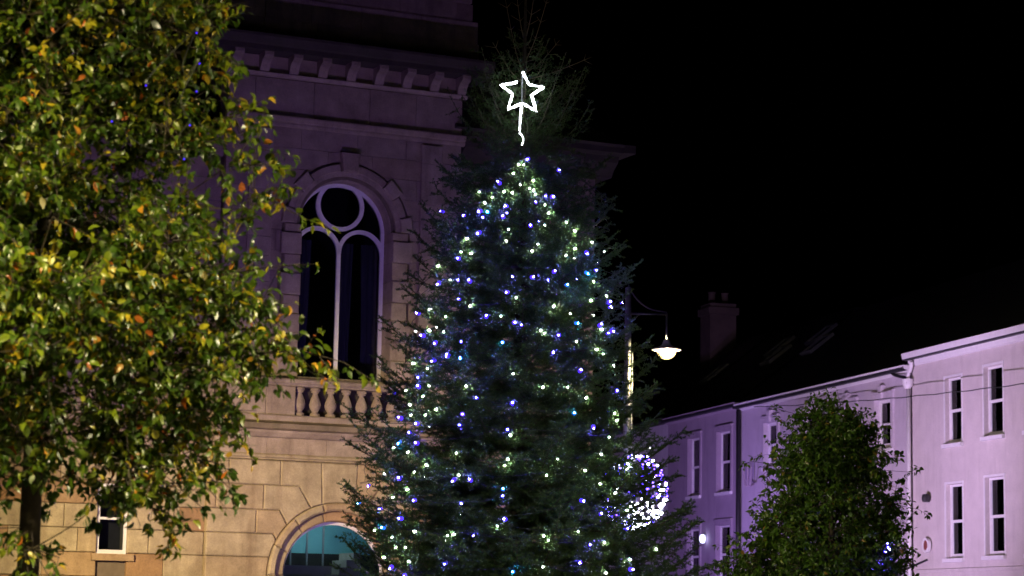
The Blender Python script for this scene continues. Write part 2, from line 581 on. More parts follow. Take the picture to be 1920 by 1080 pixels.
# tall traceried window
W = MB()
fy0, fy1 = 0.44, 0.52
t = 0.075
W.ring(UC, UZ, UH - 0.10, UH - 0.022, 0.0, math.pi, fy0, fy1, 36)
W.box(UC - UH + .022, UC - UH + .10, fy0, fy1, UB, UZ)
W.box(UC + UH - .10, UC + UH - .022, fy0, fy1, UB, UZ)
W.box(UC - UH + .1, UC + UH - .1, fy0, fy1, UB, UB + .05)
win = W.build('traceried_window', M['white_paint'], HALL)
win['label'] = 'tall arched window with white circle and twin lancet tracery'
tr = MB()
tr.ring(UC, 10.345, 0.455, 0.545, 0, 2 * math.pi, fy0 - .012, fy1 - .006, 40)
tr.build('tracery_circle', M['white_paint'], win)
half = (UH - 0.06) / 2
for s in (-1, 1):
    MB().ring(UC + s * half, 9.33, half - 0.045, half + 0.04, 0.0, math.pi, fy0 - .006, fy1 - .003, 24).build('lancet_arch', M['white_paint'], win)
MB().box(UC - .04, UC + .04, fy0 - .003, fy1 - .002, UB + .05, 9.42).build('mullion', M['white_paint'], win)
gp = [(UC - UH + .03, UB + .01), (UC + UH - .03, UB + .01)] + [(UC + (UH - .03) * math.cos(math.pi * k / 24), UZ + (UH - .03) * math.sin(math.pi * k / 24)) for k in range(25)]
MB().prism(gp, fy0 + .035, fy0 + .041).build('pane', M['glass'], win)
def curtain(x0, x1, z0, z1, y, n, gather=0.0):
    v, f = [], []
    for i in range(n + 1):
        u = i / n
        for j in range(9):
            zz = z0 + (z1 - z0) * j / 8
            w_ = 1.0 - gather * (1 - abs(2 * j / 8 - 0.5)) * 0.5
            v.append((x0 + (x1 - x0) * u * w_, y + 0.035 * math.sin(u * n * 1.3) + 0.01 * math.sin(7 * u + j), zz))
    for i in range(n):
        for j in range(8):
            a = i * 9 + j
            f.append((a, a + 9, a + 10, a + 1))
    return MB().add(v, f)
curtain(UC - .98, UC - .55, UB + .05, 9.6, 0.72, 14, .2).build('curtain', M['curtain'], HALL, True)
curtain(UC + .12, UC + .42, UB + .05, 9.6, 0.74, 12, .25).build('curtain', M['curtain'], HALL, True)
curtain(UC + .98, UC + .62, UB + .05, 9.6, 0.72, 12, .2).build('curtain', M['curtain'], HALL, True)

# sill, balustrade, pedestals
MB().sweep_x([(0.5, 6.49), (-0.33, 6.49), (-0.36, 6.46), (-0.36, 6.40), (-0.31, 6.36), (-0.31, 6.34), (0.5, 6.34)], XL - .05, XR + .05).build('balustrade_rail', M['stone_trim'], HALL)
MB().sweep_x([(0.2, 6.575), (-0.02, 6.575), (-0.06, 6.55), (-0.06, 6.495), (0.2, 6.495)], UC - UH + .03, UC + UH - .03).build('window_sill', M['stone_trim'], HALL)
for xa, xb in ((XL, -1.70), (-1.694, -1.06), (1.26, 1.90), (1.906, XR)):
    MB().prism([(xa, 5.735), (xb, 5.735), (xb, 6.335), (xa, 6.335)], -0.27, 0.05, 0.012).build('pedestal', M['stone_trim'], HALL)
MB().box(-1.06, 1.26, 0.0, 0.06, 5.735, 6.335).build('balustrade_back', M['stone_dark'], HALL)  # near-black stone in the recess behind the balusters
bprof = [(0.001, 0.0), (0.105, 0.0), (0.105, 0.06), (0.075, 0.075), (0.06, 0.10), (0.085, 0.135), (0.118, 0.19), (0.125, 0.25), (0.112, 0.32), (0.08, 0.40), (0.055, 0.46), (0.052, 0.49), (0.085, 0.505), (0.085, 0.525), (0.065, 0.535), (0.105, 0.545), (0.105, 0.598), (0.001, 0.598)]
bal = MB().lathe(bprof, seg=14).mesh('baluster')
bal.materials.append(M['stone_trim'])
bal.shade_smooth()
for k in range(7):
    o = link('baluster', bal, None, HALL)
    o.location = (-0.93 + 0.3433 * k, -0.14, 5.736)
    o.rotation_euler.z = 0.3 * k
MB().sweep_x([(0.3, 5.733), (-0.31, 5.733), (-0.34, 5.70), (-0.34, 5.60), (-0.42, 5.57), (0.3, 5.57)], XL - .08, XR + .08).build('balustrade_plinth', M['stone_trim'], HALL)
# mid cornice: mossy ledge, corona, hollow, fascia, lower moulding
MB().sweep_x([(0.3, 5.566), (-0.42, 5.566), (-0.50, 5.53), (-0.50, 5.43), (-0.44, 5.41), (0.3, 5.41)], XL - .16, XR + .16).build('ledge', M['stone_moss'], HALL)
MB().sweep_x([(0.3, 5.406), (-0.30, 5.406), (-0.27, 5.36), (-0.20, 5.30), (-0.15, 5.27), (0.3, 5.27)], XL - .1, XR + .1).build('cornice_moulding', M['stone_trim'], HALL)
x = XL - .04
while x < XR:
    w_ = random.uniform(0.95, 1.3)
    MB().prism([(x + .003, 4.935), (min(XR + .04, x + w_) - .003, 4.935), (min(XR + .04, x + w_) - .003, 5.266), (x + .003, 5.266)], -0.10, 0.1, 0.005).build('fascia_stone', M['stone_trim'], HALL)
    x += w_
MB().sweep_x([(0.1, 4.932), (-0.12, 4.932), (-0.15, 4.90), (-0.15, 4.86), (-0.11, 4.84), (-0.11, 4.815), (0.1, 4.815)], XL - .12, XR + .12).build('lower_moulding', M['stone'], HALL)

# ground floor: channelled courses that crank round the arch
GX0 = -2.80
def ch(poly, name='stone', y0=-0.04):
    MB().prism(dedupe(poly), y0, 0.12, 0.022).build(name, M['stone'], HALL)
def on_arch(a, r):
    return (GC + r * math.cos(R_(a)), GZ + r * math.sin(R_(a)))
RO = 1.535
def mir(poly):
    return [(2 * GC - a, b) for a, b in poly]
def arc(a0, a1, n=5):
    return [on_arch(a0 + (a1 - a0) * i / n, RO) for i in range(n + 1)]
g_ = 0.008
polys = []
# course 4.30-4.80
polys.append([(GX0, 4.30), (-2.36, 4.30), (-2.36, 4.80), (GX0, 4.80)])
polys.append([(-2.352, 4.30), (-1.25, 4.30), (-1.25, 4.80), (-2.352, 4.80)])
polys.append([(-1.242, 4.30), (-0.83, 4.30), *arc(113, 104), (-0.36, 4.80), (-1.242, 4.80)])
# course 3.79-4.29
polys.append([(GX0, 3.79), (-2.62, 3.79), (-2.62, 4.29), (GX0, 4.29)])
polys.append([(-2.612, 3.79), (-1.60, 3.79), (-1.60, 4.29), (-2.612, 4.29)])
polys.append([(-1.592, 3.79), (-1.24, 3.79), *arc(136.5, 114), (-0.84, 4.29), (-1.592, 4.29)])
# course 3.30-3.78
polys.append([(GX0, 3.30), (-1.75, 3.30), (-1.75, 3.78), (GX0, 3.78)])
polys.append([(-1.742, 3.30), (-1.36, 3.30), *arc(151, 137.5), (-1.25, 3.78), (-1.742, 3.78)])
# lower courses
zz = 2.82
first = True
while zz > 0.2:
    z1 = zz + 0.47
    if first:
        polys.append([(GX0, zz), (-1.47, zz), *arc(166, 152.2), (-1.38, z1), (GX0, z1)])
        first = False
    elif z1 > GZ:
        polys.append([(GX0, zz), (GC - RO, zz), (GC - RO, GZ), *arc(180, 167), (-1.47, z1), (GX0, z1)])
    else:
        sp = random.uniform(-2.4, -1.9)
        polys.append([(GX0, zz), (sp, zz), (sp, z1), (GX0, z1)])
        polys.append([(sp + g_, zz), (GC - RO, zz), (GC - RO, z1), (sp + g_, z1)])
    zz -= 0.48
for p in polys:
    ch(p)
    ch(mir(p))
ch([(-0.352, 4.80), *arc(103.5, 76.5, 8), (0.452, 4.80)], 'keystone')
# archivolt in two orders
av = [0, 24, 50, 76, 104, 130, 156, 180]
for i in range(7):
    a0, a1 = R_(av[i]) + .004, R_(av[i + 1]) - .004
    voussoir(HALL, 'archivolt_stone', GC, GZ, 1.36, RO - .012, a0, a1, -0.12, 0.15, 0.04, M['stone'], 6)
    voussoir(HALL, 'archivolt_stone', GC, GZ, 1.15, 1.354, a0, a1, 0.03, 0.34, 0.03, M['stone'], 6)
for s in (-1, 1):
    for (ra, rb, ya, yb) in ((1.36, RO - .012, -0.12, 0.15), (1.15, 1.354, 0.03, 0.34)):
        for q in range(5):
            xs = sorted((GC + s * ra, GC + s * rb))
            MB().prism([(xs[0], q * .49), (xs[1], q * .49), (xs[1], q * .49 + .483), (xs[0], q * .49 + .483)], ya, yb, 0.03).build('archivolt_stone', M['stone'], HALL)
# arched glazing and the lit stair hall behind
gw = MB()
gw.ring(GC, GZ, 1.08, 1.145, 0, math.pi, 0.26, 0.33, 32)
gw.box(GC - 1.145, GC - 1.08, 0.26, 0.33, 0.1, GZ).box(GC + 1.08, GC + 1.145, 0.26, 0.33, 0.1, GZ).box(GC - 1.08, GC + 1.08, 0.27, 0.325, 2.18, 2.25)
gwo = gw.build('arched_window', M['white_paint'], HALL)
gp = [(GC - 1.1, 0.12), (GC + 1.1, 0.12)] + [(GC + 1.1 * math.cos(math.pi * k / 24), GZ + 1.1 * math.sin(math.pi * k / 24)) for k in range(25)]
MB().prism(gp, 0.295, 0.301).build('pane', M['glass'], gwo)
hall_in = MB()
hall_in.box(XL + .32, XR - .32, 3.6, 3.7, 0, 4.28).box(XL + .305, XL + .33, 0.63, 3.6, 0, 4.28).box(XR - .33, XR - .305, 0.63, 3.6, 0, 4.28)
hall_in.build('stair_hall_wall', M['teal_wall'], HALL)
MB().box(XL + .33, XR - .33, 3.45, 3.59, 2.62, 3.02).build('landing_beam', M['dark_room'], HALL)
st = MB()
for k in range(7):
    st.box(0.1 + .16 * k, 0.1 + .16 * (k + 1), 1.7, 2.6, 1.5, 2.05 + .16 * k)
st.box(-0.35, 0.9, 2.2, 2.3, 1.6, 2.72)
st.build('staircase', M['grey_paint'], HALL)
for k in range(7):
    MB().box(-1.5 + .38 * k, -1.465 + .38 * k, 2.9, 2.935, 1.6, 3.6).build('stair_rod', M['galv'], HALL)
MB().lathe([(0.001, 0), (0.12, 0.0), (0.14, 0.05), (0.001, 0.07)], (0.4, 2.4, 4.18), 12).build('ceiling_lamp', M['ceiling_lamp'], HALL)

# main cornice: brackets, dark corona, attic
MB().sweep_x([(0.05, 12.88), (-0.05, 12.88), (-0.09, 12.91), (-0.12, 12.95), (0.05, 12.95)], XL - .05, XR + .05).build('bed_moulding', M['stone_trim'], HALL)
MB().prism([(XL, 12.952), (XR, 12.952), (XR, 13.33), (XL, 13.33)], 0.0, 0.1).build('cornice_back', M['stone_up'], HALL)
bk = [(0.0, 12.965), (-0.10, 12.965), (-0.13, 13.02), (-0.16, 13.10), (-0.24, 13.18), (-0.36, 13.22), (-0.40, 13.26), (-0.40, 13.335), (0.0, 13.335)]
bme = MB().sweep_x(bk, -0.10, 0.10).mesh('cornice_bracket')
bme.materials.append(M['stone_up'])
for k in range(9):
    o = link('cornice_bracket', bme, None, HALL)
    o.location.x = -2.56 + 0.645 * k
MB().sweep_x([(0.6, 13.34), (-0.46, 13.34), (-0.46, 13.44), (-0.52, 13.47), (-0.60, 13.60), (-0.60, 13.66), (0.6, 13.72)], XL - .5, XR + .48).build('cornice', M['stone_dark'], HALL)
za = 13.70
for k, (xa, xb, h, y0) in enumerate(((XL + .05, XR + .42, .52, 0.20), (XL + .05, XR + .40, .50, 0.22), (XL + .08, XR + .28, .40, 0.25), (XL + .12, XR + .22, .46, 0.16), (XL + .16, XR + .05, .5, 0.30), (XL + .2, XR - .02, .5, 0.32))):
    x = xa - random.uniform(0, .8)
    while x < xb - .1:
        w_ = random.uniform(1.0, 1.5)
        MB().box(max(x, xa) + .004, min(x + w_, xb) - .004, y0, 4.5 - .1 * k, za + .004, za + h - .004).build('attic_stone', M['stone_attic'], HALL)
        x += w_
    za += h
# right wing, set back, lower, with hipped roof
ashlar(HALL, XR + .02, 6.12, 0.0, 24, 0.48, 1.3, None, 0.35, 0.12, 0.008, 0.008, M['stone_attic'])  # darker stone paints in the weak light on this wing
MB().box(XR + .02, 6.11, 0.44, 8.5, 0, 11.6).build('wing_wall', M['mortar'], HALL)
MB().sweep_x([(8.0, 11.56), (0.30, 11.56), (0.26, 11.62), (0.20, 11.70), (-0.02, 11.85), (-0.06, 11.98), (-0.30, 12.02), (-0.30, 12.14), (-0.36, 12.20), (8.0, 12.22)], XR + .05, 6.50).build('wing_cornice', M['stone_dark'], HALL)  # near-black stone stands in for the dimness of the wing cornice
MB().box(6.504, 6.78, -0.34, 8.0, 12.03, 12.21).build('wing_cornice_return', M['stone_dark'], HALL)
MB().add([(XR - .2, -0.2, 12.23), (6.6, -0.2, 12.23), (6.6, 7.8, 12.23), (XR - .2, 7.8, 12.23), (XR - .2, 3.4, 14.3), (5.1, 3.4, 14.3)],
         [(0, 1, 5, 4), (1, 2, 5), (2, 3, 4, 5), (3, 0, 4), (3, 2, 1, 0)]).build('hip_roof', M['stone_dark'], HALL)
MB().lathe([(0.001, 0.0), (0.05, 0.0), (0.03, 0.06), (0.07, 0.14), (0.05, 0.22), (0.001, 0.28)], (6.2, 3.0, 13.05), 10).build('finial', M['white_paint'], HALL, True)
# left wing, set back, with channelled ground floor and a small sash window
lw_x0, lw_x1 = -11.0, XL - .0
wz = (-4.98, -4.36, 2.80, 4.2)
zz = 0.42
k = 0
while zz < 4.7:
    h = 0.48
    x = lw_x0 - (0.6 if k % 2 else 0)
    while x < lw_x1 - .05:
        w_ = random.uniform(1.1, 1.5)
        for (xa, xb) in ((max(x, lw_x0), min(x + w_, lw_x1)),):
            segs = [(xa, xb)]
            if zz + h > wz[2] - .05 and zz < wz[3]:
                segs = [(xa, min(xb, wz[0])), (max(xa, wz[1]), xb)]
            for (p, q) in segs:
                if q - p > .08:
                    MB().prism([(p + .004, zz + .006), (q - .004, zz + .006), (q - .004, zz + h - .006), (p + .004, zz + h - .006)], 0.22, 0.36, 0.018).build('stone', M['stone'], HALL)
        x += w_
    zz += h
    k += 1
lw = MB()
lw.box(lw_x0, wz[0], 0.34, 0.8, 0, 11.2).box(wz[1], lw_x1, 0.34, 0.8, 0, 11.2).box(wz[0], wz[1], 0.34, 0.8, 0, wz[2]).box(wz[0], wz[1], 0.34, 0.8, wz[3], 11.2).box(lw_x0, lw_x1, 8, 8.4, 0, 11.2).box(lw_x0, lw_x0 + .4, .8, 8, 0, 11.2)
lw.build('wing_wall', M['mortar'], HALL)
ashlar(HALL, lw_x0, lw_x1, 5.0, 13, 0.47, 1.3, None, 0.22, 0.13, 0.006, 0.006, M['stone_up'])
MB().sweep_x([(0.4, 5.0), (0.15, 4.97), (0.05, 4.9), (0.05, 4.84), (0.2, 4.8), (0.4, 4.8)], lw_x0, lw_x1).build('string_course', M['stone_trim'], HALL)
MB().sweep_x([(8.0, 11.12), (0.2, 11.12), (0.0, 11.3), (-0.25, 11.35), (-0.25, 11.5), (8.0, 11.6)], lw_x0, lw_x1).build('wing_cornice', M['stone_attic'], HALL)
sw = MB()
for (a, b, c, d) in ((wz[0], wz[0] + .06, wz[2], wz[3]), (wz[1] - .06, wz[1], wz[2], wz[3]), (wz[0] + .06, wz[1] - .06, wz[2], wz[2] + .08), (wz[0] + .06, wz[1] - .06, wz[3] - .06, wz[3]), (wz[0] + .06, wz[1] - .06, 3.48, 3.53)):
    sw.box(a, b, 0.30, 0.36, c, d)
swo = sw.build('sash_window', M['white_paint'], HALL)
MB().box(wz[0] + .03, wz[1] - .03, 0.335, 0.341, wz[2] + .03, wz[3] - .03).build('pane', M['glass'], swo)
MB().box(wz[0] - .12, wz[1] + .12, 0.12, 0.4, wz[2] - .14, wz[2] - .005).build('window_sill', M['stone'], HALL)
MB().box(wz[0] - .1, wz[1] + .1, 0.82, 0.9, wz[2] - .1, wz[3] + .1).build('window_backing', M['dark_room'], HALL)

# ------------------------------------------------------------------ terrace of rendered houses
# local frame: x along the street front (towards the camera), y into the house
HB, HR = (10.569, 60.0, 0.0), R_(-74.4)

def house(name, label, xa, xb, eave, mat, holes, frieze=0.0):
    root = empty(name, HB, HR)
    tag(root, label, 'house', 'terraced houses across the square')
    us = sorted({xa, xb, *[h[0] for h in holes], *[h[1] for h in holes]})
    zs = sorted({0.0, eave, *[h[2] for h in holes], *[h[3] for h in holes]})
    m = MB()
    for i in range(len(us) - 1):
        for j in range(len(zs) - 1):
            uc, zc = (us[i] + us[i + 1]) / 2, (zs[j] + zs[j + 1]) / 2
            if any(h[0] < uc < h[1] and h[2] < zc < h[3] for h in holes):
                continue
            m.add([(us[i], 0, zs[j]), (us[i + 1], 0, zs[j]), (us[i + 1], 0, zs[j + 1]), (us[i], 0, zs[j + 1])], [(0, 1, 2, 3)])
    for (a, b, c, d) in holes:                      # reveals
        y = 0.32
        m.add([(a, 0, c), (b, 0, c), (b, y, c), (a, y, c), (a, 0, d), (b, 0, d), (b, y, d), (a, y, d)], [(0, 1, 2, 3), (4, 7, 6, 5), (0, 3, 7, 4), (1, 5, 6, 2)])
    m.add([(xa, 0, 0), (xa, 8, 0), (xa, 8, eave), (xa, 4, eave + 3.1), (xa, 0, eave)], [(0, 1, 2, 3, 4)])
    m.add([(xb, 0, 0), (xb, 8, 0), (xb, 8, eave), (xb, 4, eave + 3.1), (xb, 0, eave)], [(0, 4, 3, 2, 1)])
    m.add([(xa, 8, 0), (xb, 8, 0), (xb, 8, eave), (xa, 8, eave)], [(0, 3, 2, 1)])
    me = bpy.data.meshes.new('wall')
    me.from_pydata(m.v, [], m.f)
    link('wall', me, mat, root)
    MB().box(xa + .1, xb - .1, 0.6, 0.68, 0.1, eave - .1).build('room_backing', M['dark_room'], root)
    e = eave + 0.02
    r = MB().add([(xa, -0.28, e), (xb, -0.28, e), (xb, 4, e + 3.35), (xa, 4, e + 3.35), (xb, 8.28, e), (xa, 8.28, e),
                  (xa, -0.28, e - .06), (xb, -0.28, e - .06), (xb, 8.28, e - .06), (xa, 8.28, e - .06)],
                 [(0, 1, 2, 3), (3, 2, 4, 5), (0, 6, 7, 1), (6, 9, 8, 7), (4, 8, 9, 5)])
    ro = r.build('roof', M['slate'], root)
    return root, ro

def sash(root, a, b, c, d, blind=0.0, frame=0.06, backrect=True):
    """two-light sliding sash set back in its reveal"""
    y0, y1 = 0.11, 0.19
    mid = (c + d) / 2
    w = MB().box(a + .004, a + frame, y0, y1, c + .004, d - .004).box(b - frame, b - .004, y0, y1, c + .004, d - .004)
    w.box(a + frame, b - frame, y0, y1, d - frame, d - .004).box(a + frame, b - frame, y0, y1, c + .004, c + frame * 1.3)
    wo = w.build('sash_window', M['white_paint'], root)
    MB().box(a + frame, b - frame, y0 + .01, y1 - .01, mid - .035, mid + .035).build('meeting_rail', M['white_paint'], wo)
    f2 = frame * .55
    low = MB().box(a + frame, a + frame + f2, y0 + .02, y1 - .02, c + frame * 1.3, mid - .035).box(b - frame - f2, b - frame, y0 + .02, y1 - .02, c + frame * 1.3, mid - .035)
    low.box(a + frame + f2, b - frame - f2, y0 + .02, y1 - .02, c + frame * 1.3, c + frame * 1.3 + f2)
    low.build('lower_sash', M['white_paint'], wo)
    for (p, q) in ((c + .06, mid), (mid, d - .05)):
        MB().box(a + .05, b - .05, 0.152, 0.156, p, q).build('pane', M['glass'], wo)
    if blind:
        MB().box(a + .06, b - .06, 0.3, 0.31, c + .05, c + (d - c) * blind).build('blind', M['blind'], wo)
    MB().box(a - .08, b + .08, -0.09, 0.11, c - .10, c - .004).build('window_sill', M['white_paint'], root)
    return wo

def surround(root, a, b, c, d, mat, key=True, w=0.14):
    m = MB()
    for (p, q, r, s) in ((a - w, a - .004, c, d + w), (b + .004, b + w, c, d + w), (a - .004, b + .004, d + .004, d + w)):
        m.box(p, q, -0.05, 0.02, r, s)
    m.box(a - w - .03, b + w + .03, -0.09, 0.02, d + w + .003, d + w + .07)
    so = m.build('window_surround', mat, root)
    if key:
        MB().prism([((a + b) / 2 - .09, d + .0), ((a + b) / 2 + .09, d + .0), ((a + b) / 2 + .13, d + .36), ((a + b) / 2 - .13, d + .36)], -0.13, 0.0, 0.015).build('keystone', mat, so)

# house A: smooth cream front, plain sashes
HA = [(1.90, 2.82, 6.24, 7.92), (4.02, 5.00, 6.28, 8.0), (1.90, 2.82, 3.36, 5.22), (4.02, 5.00, 3.38, 5.28), (6.15, 7.1, 6.28, 8.0), (6.15, 7.1, 3.38, 5.28)]
ra, roof_a = house('terraced_house', 'cream rendered house with plain white sashes, thick white gutter and white downpipe', 0.0, 9.5, 8.60, M['render_a'], HA)
for h in HA:
    sash(ra, *h)
    for (p, q) in ((h[0] + .1, h[0] + .34), (h[1] - .1, h[1] - .3)):
        curtain(p, q, h[2] + .05, h[3] - .05, 0.42, 8, .2 if h[2] < 5 else .05).build('curtain', M['curtain'], ra, True)
    MB().box(h[0] - .06, h[0] - .004, -0.02, 0.01, h[2], h[3] + .06).box(h[1] + .004, h[1] + .06, -0.02, 0.01, h[2], h[3] + .06).box(h[0] - .004, h[1] + .004, -0.02, 0.01, h[3] + .004, h[3] + .06).build('window_trim', M['white_paint'], ra)
MB().sweep_x([(-0.003, 8.42), (-0.10, 8.44), (-0.14, 8.56), (-0.30, 8.60), (-0.33, 8.74), (-0.003, 8.74)], 0.02, 9.5).build('gutter', M['white_paint'], ra)
MB().tube([(0.02, -0.12, 1.0), (0.02, -0.12, 7.80)], 0.055, 8).build('downpipe', M['white_paint'], ra, True)
MB().lathe([(0.07, 0.0), (0.13, 0.10), (0.15, 0.26), (0.001, 0.26)], (0.02, -0.14, 7.82), 10).build('pipe_hopper', M['white_paint'], ra)
MB().tube(smooth_path([(0.02, -0.14, 8.05), (0.06, -0.14, 8.2), (0.30, -0.18, 8.36), (0.42, -0.22, 8.5)], 5), 0.05, 8).build('downpipe_bend', M['white_paint'], ra, True)
MB().tube(smooth_path([(0.0, -0.16, 8.06), (-0.15, -0.16, 8.14), (-0.75, -0.18, 8.28), (-0.85, -0.22, 8.42)], 5), 0.045, 8).build('downpipe_bend', M['black_pipe'], ra, True)
MB().sweep_x([(-0.002, 3.02), (-0.05, 3.02), (-0.06, 3.10), (-0.002, 3.12)], 0.2, 9.5).build('string_course', M['render_a'], ra)
MB().lathe([(0.001, -0.1), (0.09, -0.1), (0.11, -0.03), (0.11, 0.03), (0.09, 0.1), (0.001, 0.1)], (1.0, -0.12, 4.92), 10).build('wall_vent', M['black_pipe'], ra)
sg = MB().ring(0.94, 3.72, 0.13, 0.19, 0, 2 * math.pi, -0.13, -0.05, 20).build('round_plaque', M['white_paint'], ra)
MB().ring(0.94, 3.72, 0.0005, 0.128, 0, 2 * math.pi, -0.11, -0.06, 20).build('plaque_face', plain_mat('plaque_red', (0.22, 0.06, 0.05), 0.5), sg)
MB().tube([(0.9, -0.05, 3.35), (0.2, -0.7, 2.95)], 0.03, 6).build('sign_bracket', M['black_pipe'], ra)

# house B: pale front, stucco surrounds with keystones, black downpipe
HBw = [(-2.30, -1.26, 6.36, 7.72), (-4.62, -3.58, 6.36, 7.72), (-7.4, -6.36, 6.36, 7.72), (-10.3, -9.26, 6.36, 7.72)] + [(a, a + 1.04, 3.3, 5.1) for a in (-2.3, -4.62, -7.4, -10.3)]
rb, roof_b = house('terraced_house', 'pale rendered house with keystoned window surrounds behind the small leafy tree', -12.30, -0.004, 8.36, M['render_b'], HBw)
for h in HBw:
    sash(rb, *h, frame=0.09)
    surround(rb, *h, M['render_b'])
MB().sweep_x([(-0.003, 8.26), (-0.06, 8.28), (-0.22, 8.36), (-0.26, 8.46), (-0.003, 8.46)], -12.29, -0.01).build('gutter', M['white_paint'], rb)
MB().tube([(-12.2, -0.12, 0.6), (-12.2, -0.12, 8.3)], 0.075, 8).build('downpipe', M['black_pipe'], rb, True)
wl = MB()
for s in (-.28, 0, .28):
    wl.tube(smooth_path([(-10.9, -0.12, 5.9), (-10.9 + s * .6, -0.3, 5.85), (-10.9 + s, -0.32, 6.1), (-10.9 + s, -0.32, 6.42)], 5), 0.03, 6)
wl.build('wall_bracket', M['render_c'], rb)

# house C: darker lilac front, blinds in the windows
HCw = [(-17.02, -15.9, 5.80, 7.72), (-14.32, -13.1, 5.80, 7.74), (-17.05, -15.9, 2.9, 4.72), (-14.36, -13.1, 2.9, 4.75)]
rc, roof_c = house('terraced_house', 'darker lilac house with half drawn blinds between two pale houses', -19.10, -12.304, 8.44, M['render_c'], HCw)
for h in HCw:
    sash(rc, *h, blind=0.52 if h[2] > 5 else 0.95)
    surround(rc, *h, M['render_c'], key=False, w=0.12)
MB().sweep_x([(-0.003, 8.34), (-0.06, 8.36), (-0.2, 8.44), (-0.24, 8.54), (-0.003, 8.54)], -19.09, -12.32).build('gutter', M['render_c'], rc)
wl = MB().lathe([(0.001, -0.14), (0.07, -0.12), (0.10, 0.0), (0.08, 0.12), (0.001, 0.15)], (-15.25, -0.16, 4.35), 10).build('wall_lamp', emit_mat('wall_lamp_glow', (0.6, 0.65, 1.0), 4.0), rc, True)

# house D: white end house mostly behind the conifer
rd, roof_d = house('terraced_house', 'white house at the far end, beside the lilac one', -27.0, -19.104, 8.5, M['render_d'], [(-22.4, -21.3, 5.8, 7.6), (-25.6, -24.5, 5.8, 7.6)])
for a in (-22.4, -25.6):
    sash(rd, a, a + 1.1, 5.8, 7.6)
MB().sweep_x([(-0.003, 8.4), (-0.06, 8.42), (-0.2, 8.5), (-0.24, 8.6), (-0.003, 8.6)], -26.99, -19.11).build('gutter', M['black_pipe'], rd)
# chimney stack and roof lights
cs = MB().box(-23.0, -22.0, 2.6, 3.6, 10.4, 13.1).box(-23.08, -21.92, 2.52, 3.68, 12.7, 12.95).build('chimney', M['brick_stack'], roof_d)
for k in range(2):
    MB().lathe([(0.13, 0), (0.12, 0.4), (0.15, 0.44), (0.1, 0.46)], (-22.5, 2.85 + .5 * k, 13.1), 10).build('chimney_pot', M['brick_stack'], roof_d)
th = math.atan2(3.35, 4.28)
for (u, y, ro) in ((-12.0, 2.62, roof_b), (-15.4, 2.59, roof_c), (-10.9, 2.01, roof_b), (-14.4, 2.06, roof_c), (-19.8, 1.96, roof_d)):
    z = 8.45 + (y + .28) * math.tan(th)
    q = MB()
    for (a, b, c, d) in ((-.4, .4, 0.42, 0.5), (-.4, .4, -.5, -.42), (-.4, -.32, -.42, .42), (.32, .4, -.42, .42)):
        q.box(a, b, c, d, 0.0, 0.10)
    o = q.build('skylight', M['galv'], ro)
    o.location = (u, y, z + .04)
    o.rotation_euler.x = th
    p = MB().box(-.32, .32, -.42, .42, 0.05, 0.06).build('pane', M['glass'], o)

# ------------------------------------------------------------------ street lamps
def lamp_head(root, mat, z, r=0.2, clear=False):
    hood = MB().lathe([(0.03, 0.24), (0.06, 0.22), (0.10, 0.12), (0.18, 0.07), (0.30, 0.035), (0.315, 0.02), (0.30, 0.012), (r, 0.012)], (0, 0, z), 22).build('lamp_hood', M['hood'], root, True)
    prof = [(r, 0.0)] + [(r * math.cos(a), -r * .92 * math.sin(a)) for a in [R_(x) for x in (18, 36, 54, 72)]] + [(0.001, -r * .92)]
    if clear:
        b = MB().lathe(prof, (0, 0, z + .006), 20).build('lamp_bowl', M['bowl_glass'], root, True)
        MB().lathe([(0.001, -.11)] + [(.085 * math.cos(R_(a)), -.025 + .085 * math.sin(R_(a))) for a in (-60, -30, 0, 30, 60)] + [(0.001, .06)], (0, 0, z - .03), 12).build('lamp_bulb', mat, root, True)
    else:
        b = MB().lathe(prof, (0, 0, z + .006), 20).build('lamp_bowl', mat, root, True)
    return b

def street_lamp(loc, rz, label, mat, z=7.18, arm=0.80, skirt=0.0):
    root = empty('street_lamp', loc, rz)
    tag(root, label, 'street lamp', 'street lamps round the square')
    b = lamp_head(root, mat, z, clear=not skirt)
    if skirt:
        MB().lathe([(0.30, 0.02), (0.335, -skirt), (0.33, -skirt), (0.295, 0.02)], (0, 0, z), 22).build('cutoff_skirt', M['black_pipe'], root, True)  # unseen skirt added to keep the lamp's light off the upper hall
    MB().lathe([(0.13, 0.0), (0.13, 1.1), (0.085, 1.2), (0.075, 5.0), (0.06, z + 1.3), (0.001, z + 1.32)], (-arm, 0, 0), 14).build('column', M['galv'], root, True)
    MB().tube([(-arm, 0, z + .76), (0.02, 0, z + .76)], 0.025, 8).build('arm', M['black_pipe'], root, True)
    MB().tube([(0, 0, z + .76), (0, 0, z + .22)], 0.022, 8).build('drop_rod', M['black_pipe'], root, True)
    MB().tube(smooth_path([(-arm, 0, z + 1.36), (-arm + .15, 0, z + 1.1), (-arm + .42, 0, z + .88), (0, 0, z + .80)], 6), 0.016, 8).build('stay', M['black_pipe'], root, True)
    return root

L0 = street_lamp((3.21, 47.0, 0.0), 0.0, 'lit street lamp hanging from an arm right of the decorated conifer', M['lamp_glow'])
MB().tube([(-.72, -.1, 2.6), (-.72, -.1, 7.15)], 0.024, 8).build('cable_conduit', M['galv'], L0, True)
street_lamp((-5.0, 10.2, 0.0), R_(0), 'yellow street lamp standing beside the autumn tree', M['lamp_tree'], z=7.4, arm=1.3, skirt=.165)

street_lamp((6.5, 14.0, 0.0), R_(180), 'added lamp out of view, brightening the small tree and the spruce', M['lamp_fill'], z=7.6, arm=1.0, skirt=.168)  # unseen lamp put in to brighten the small tree, spruce and houses

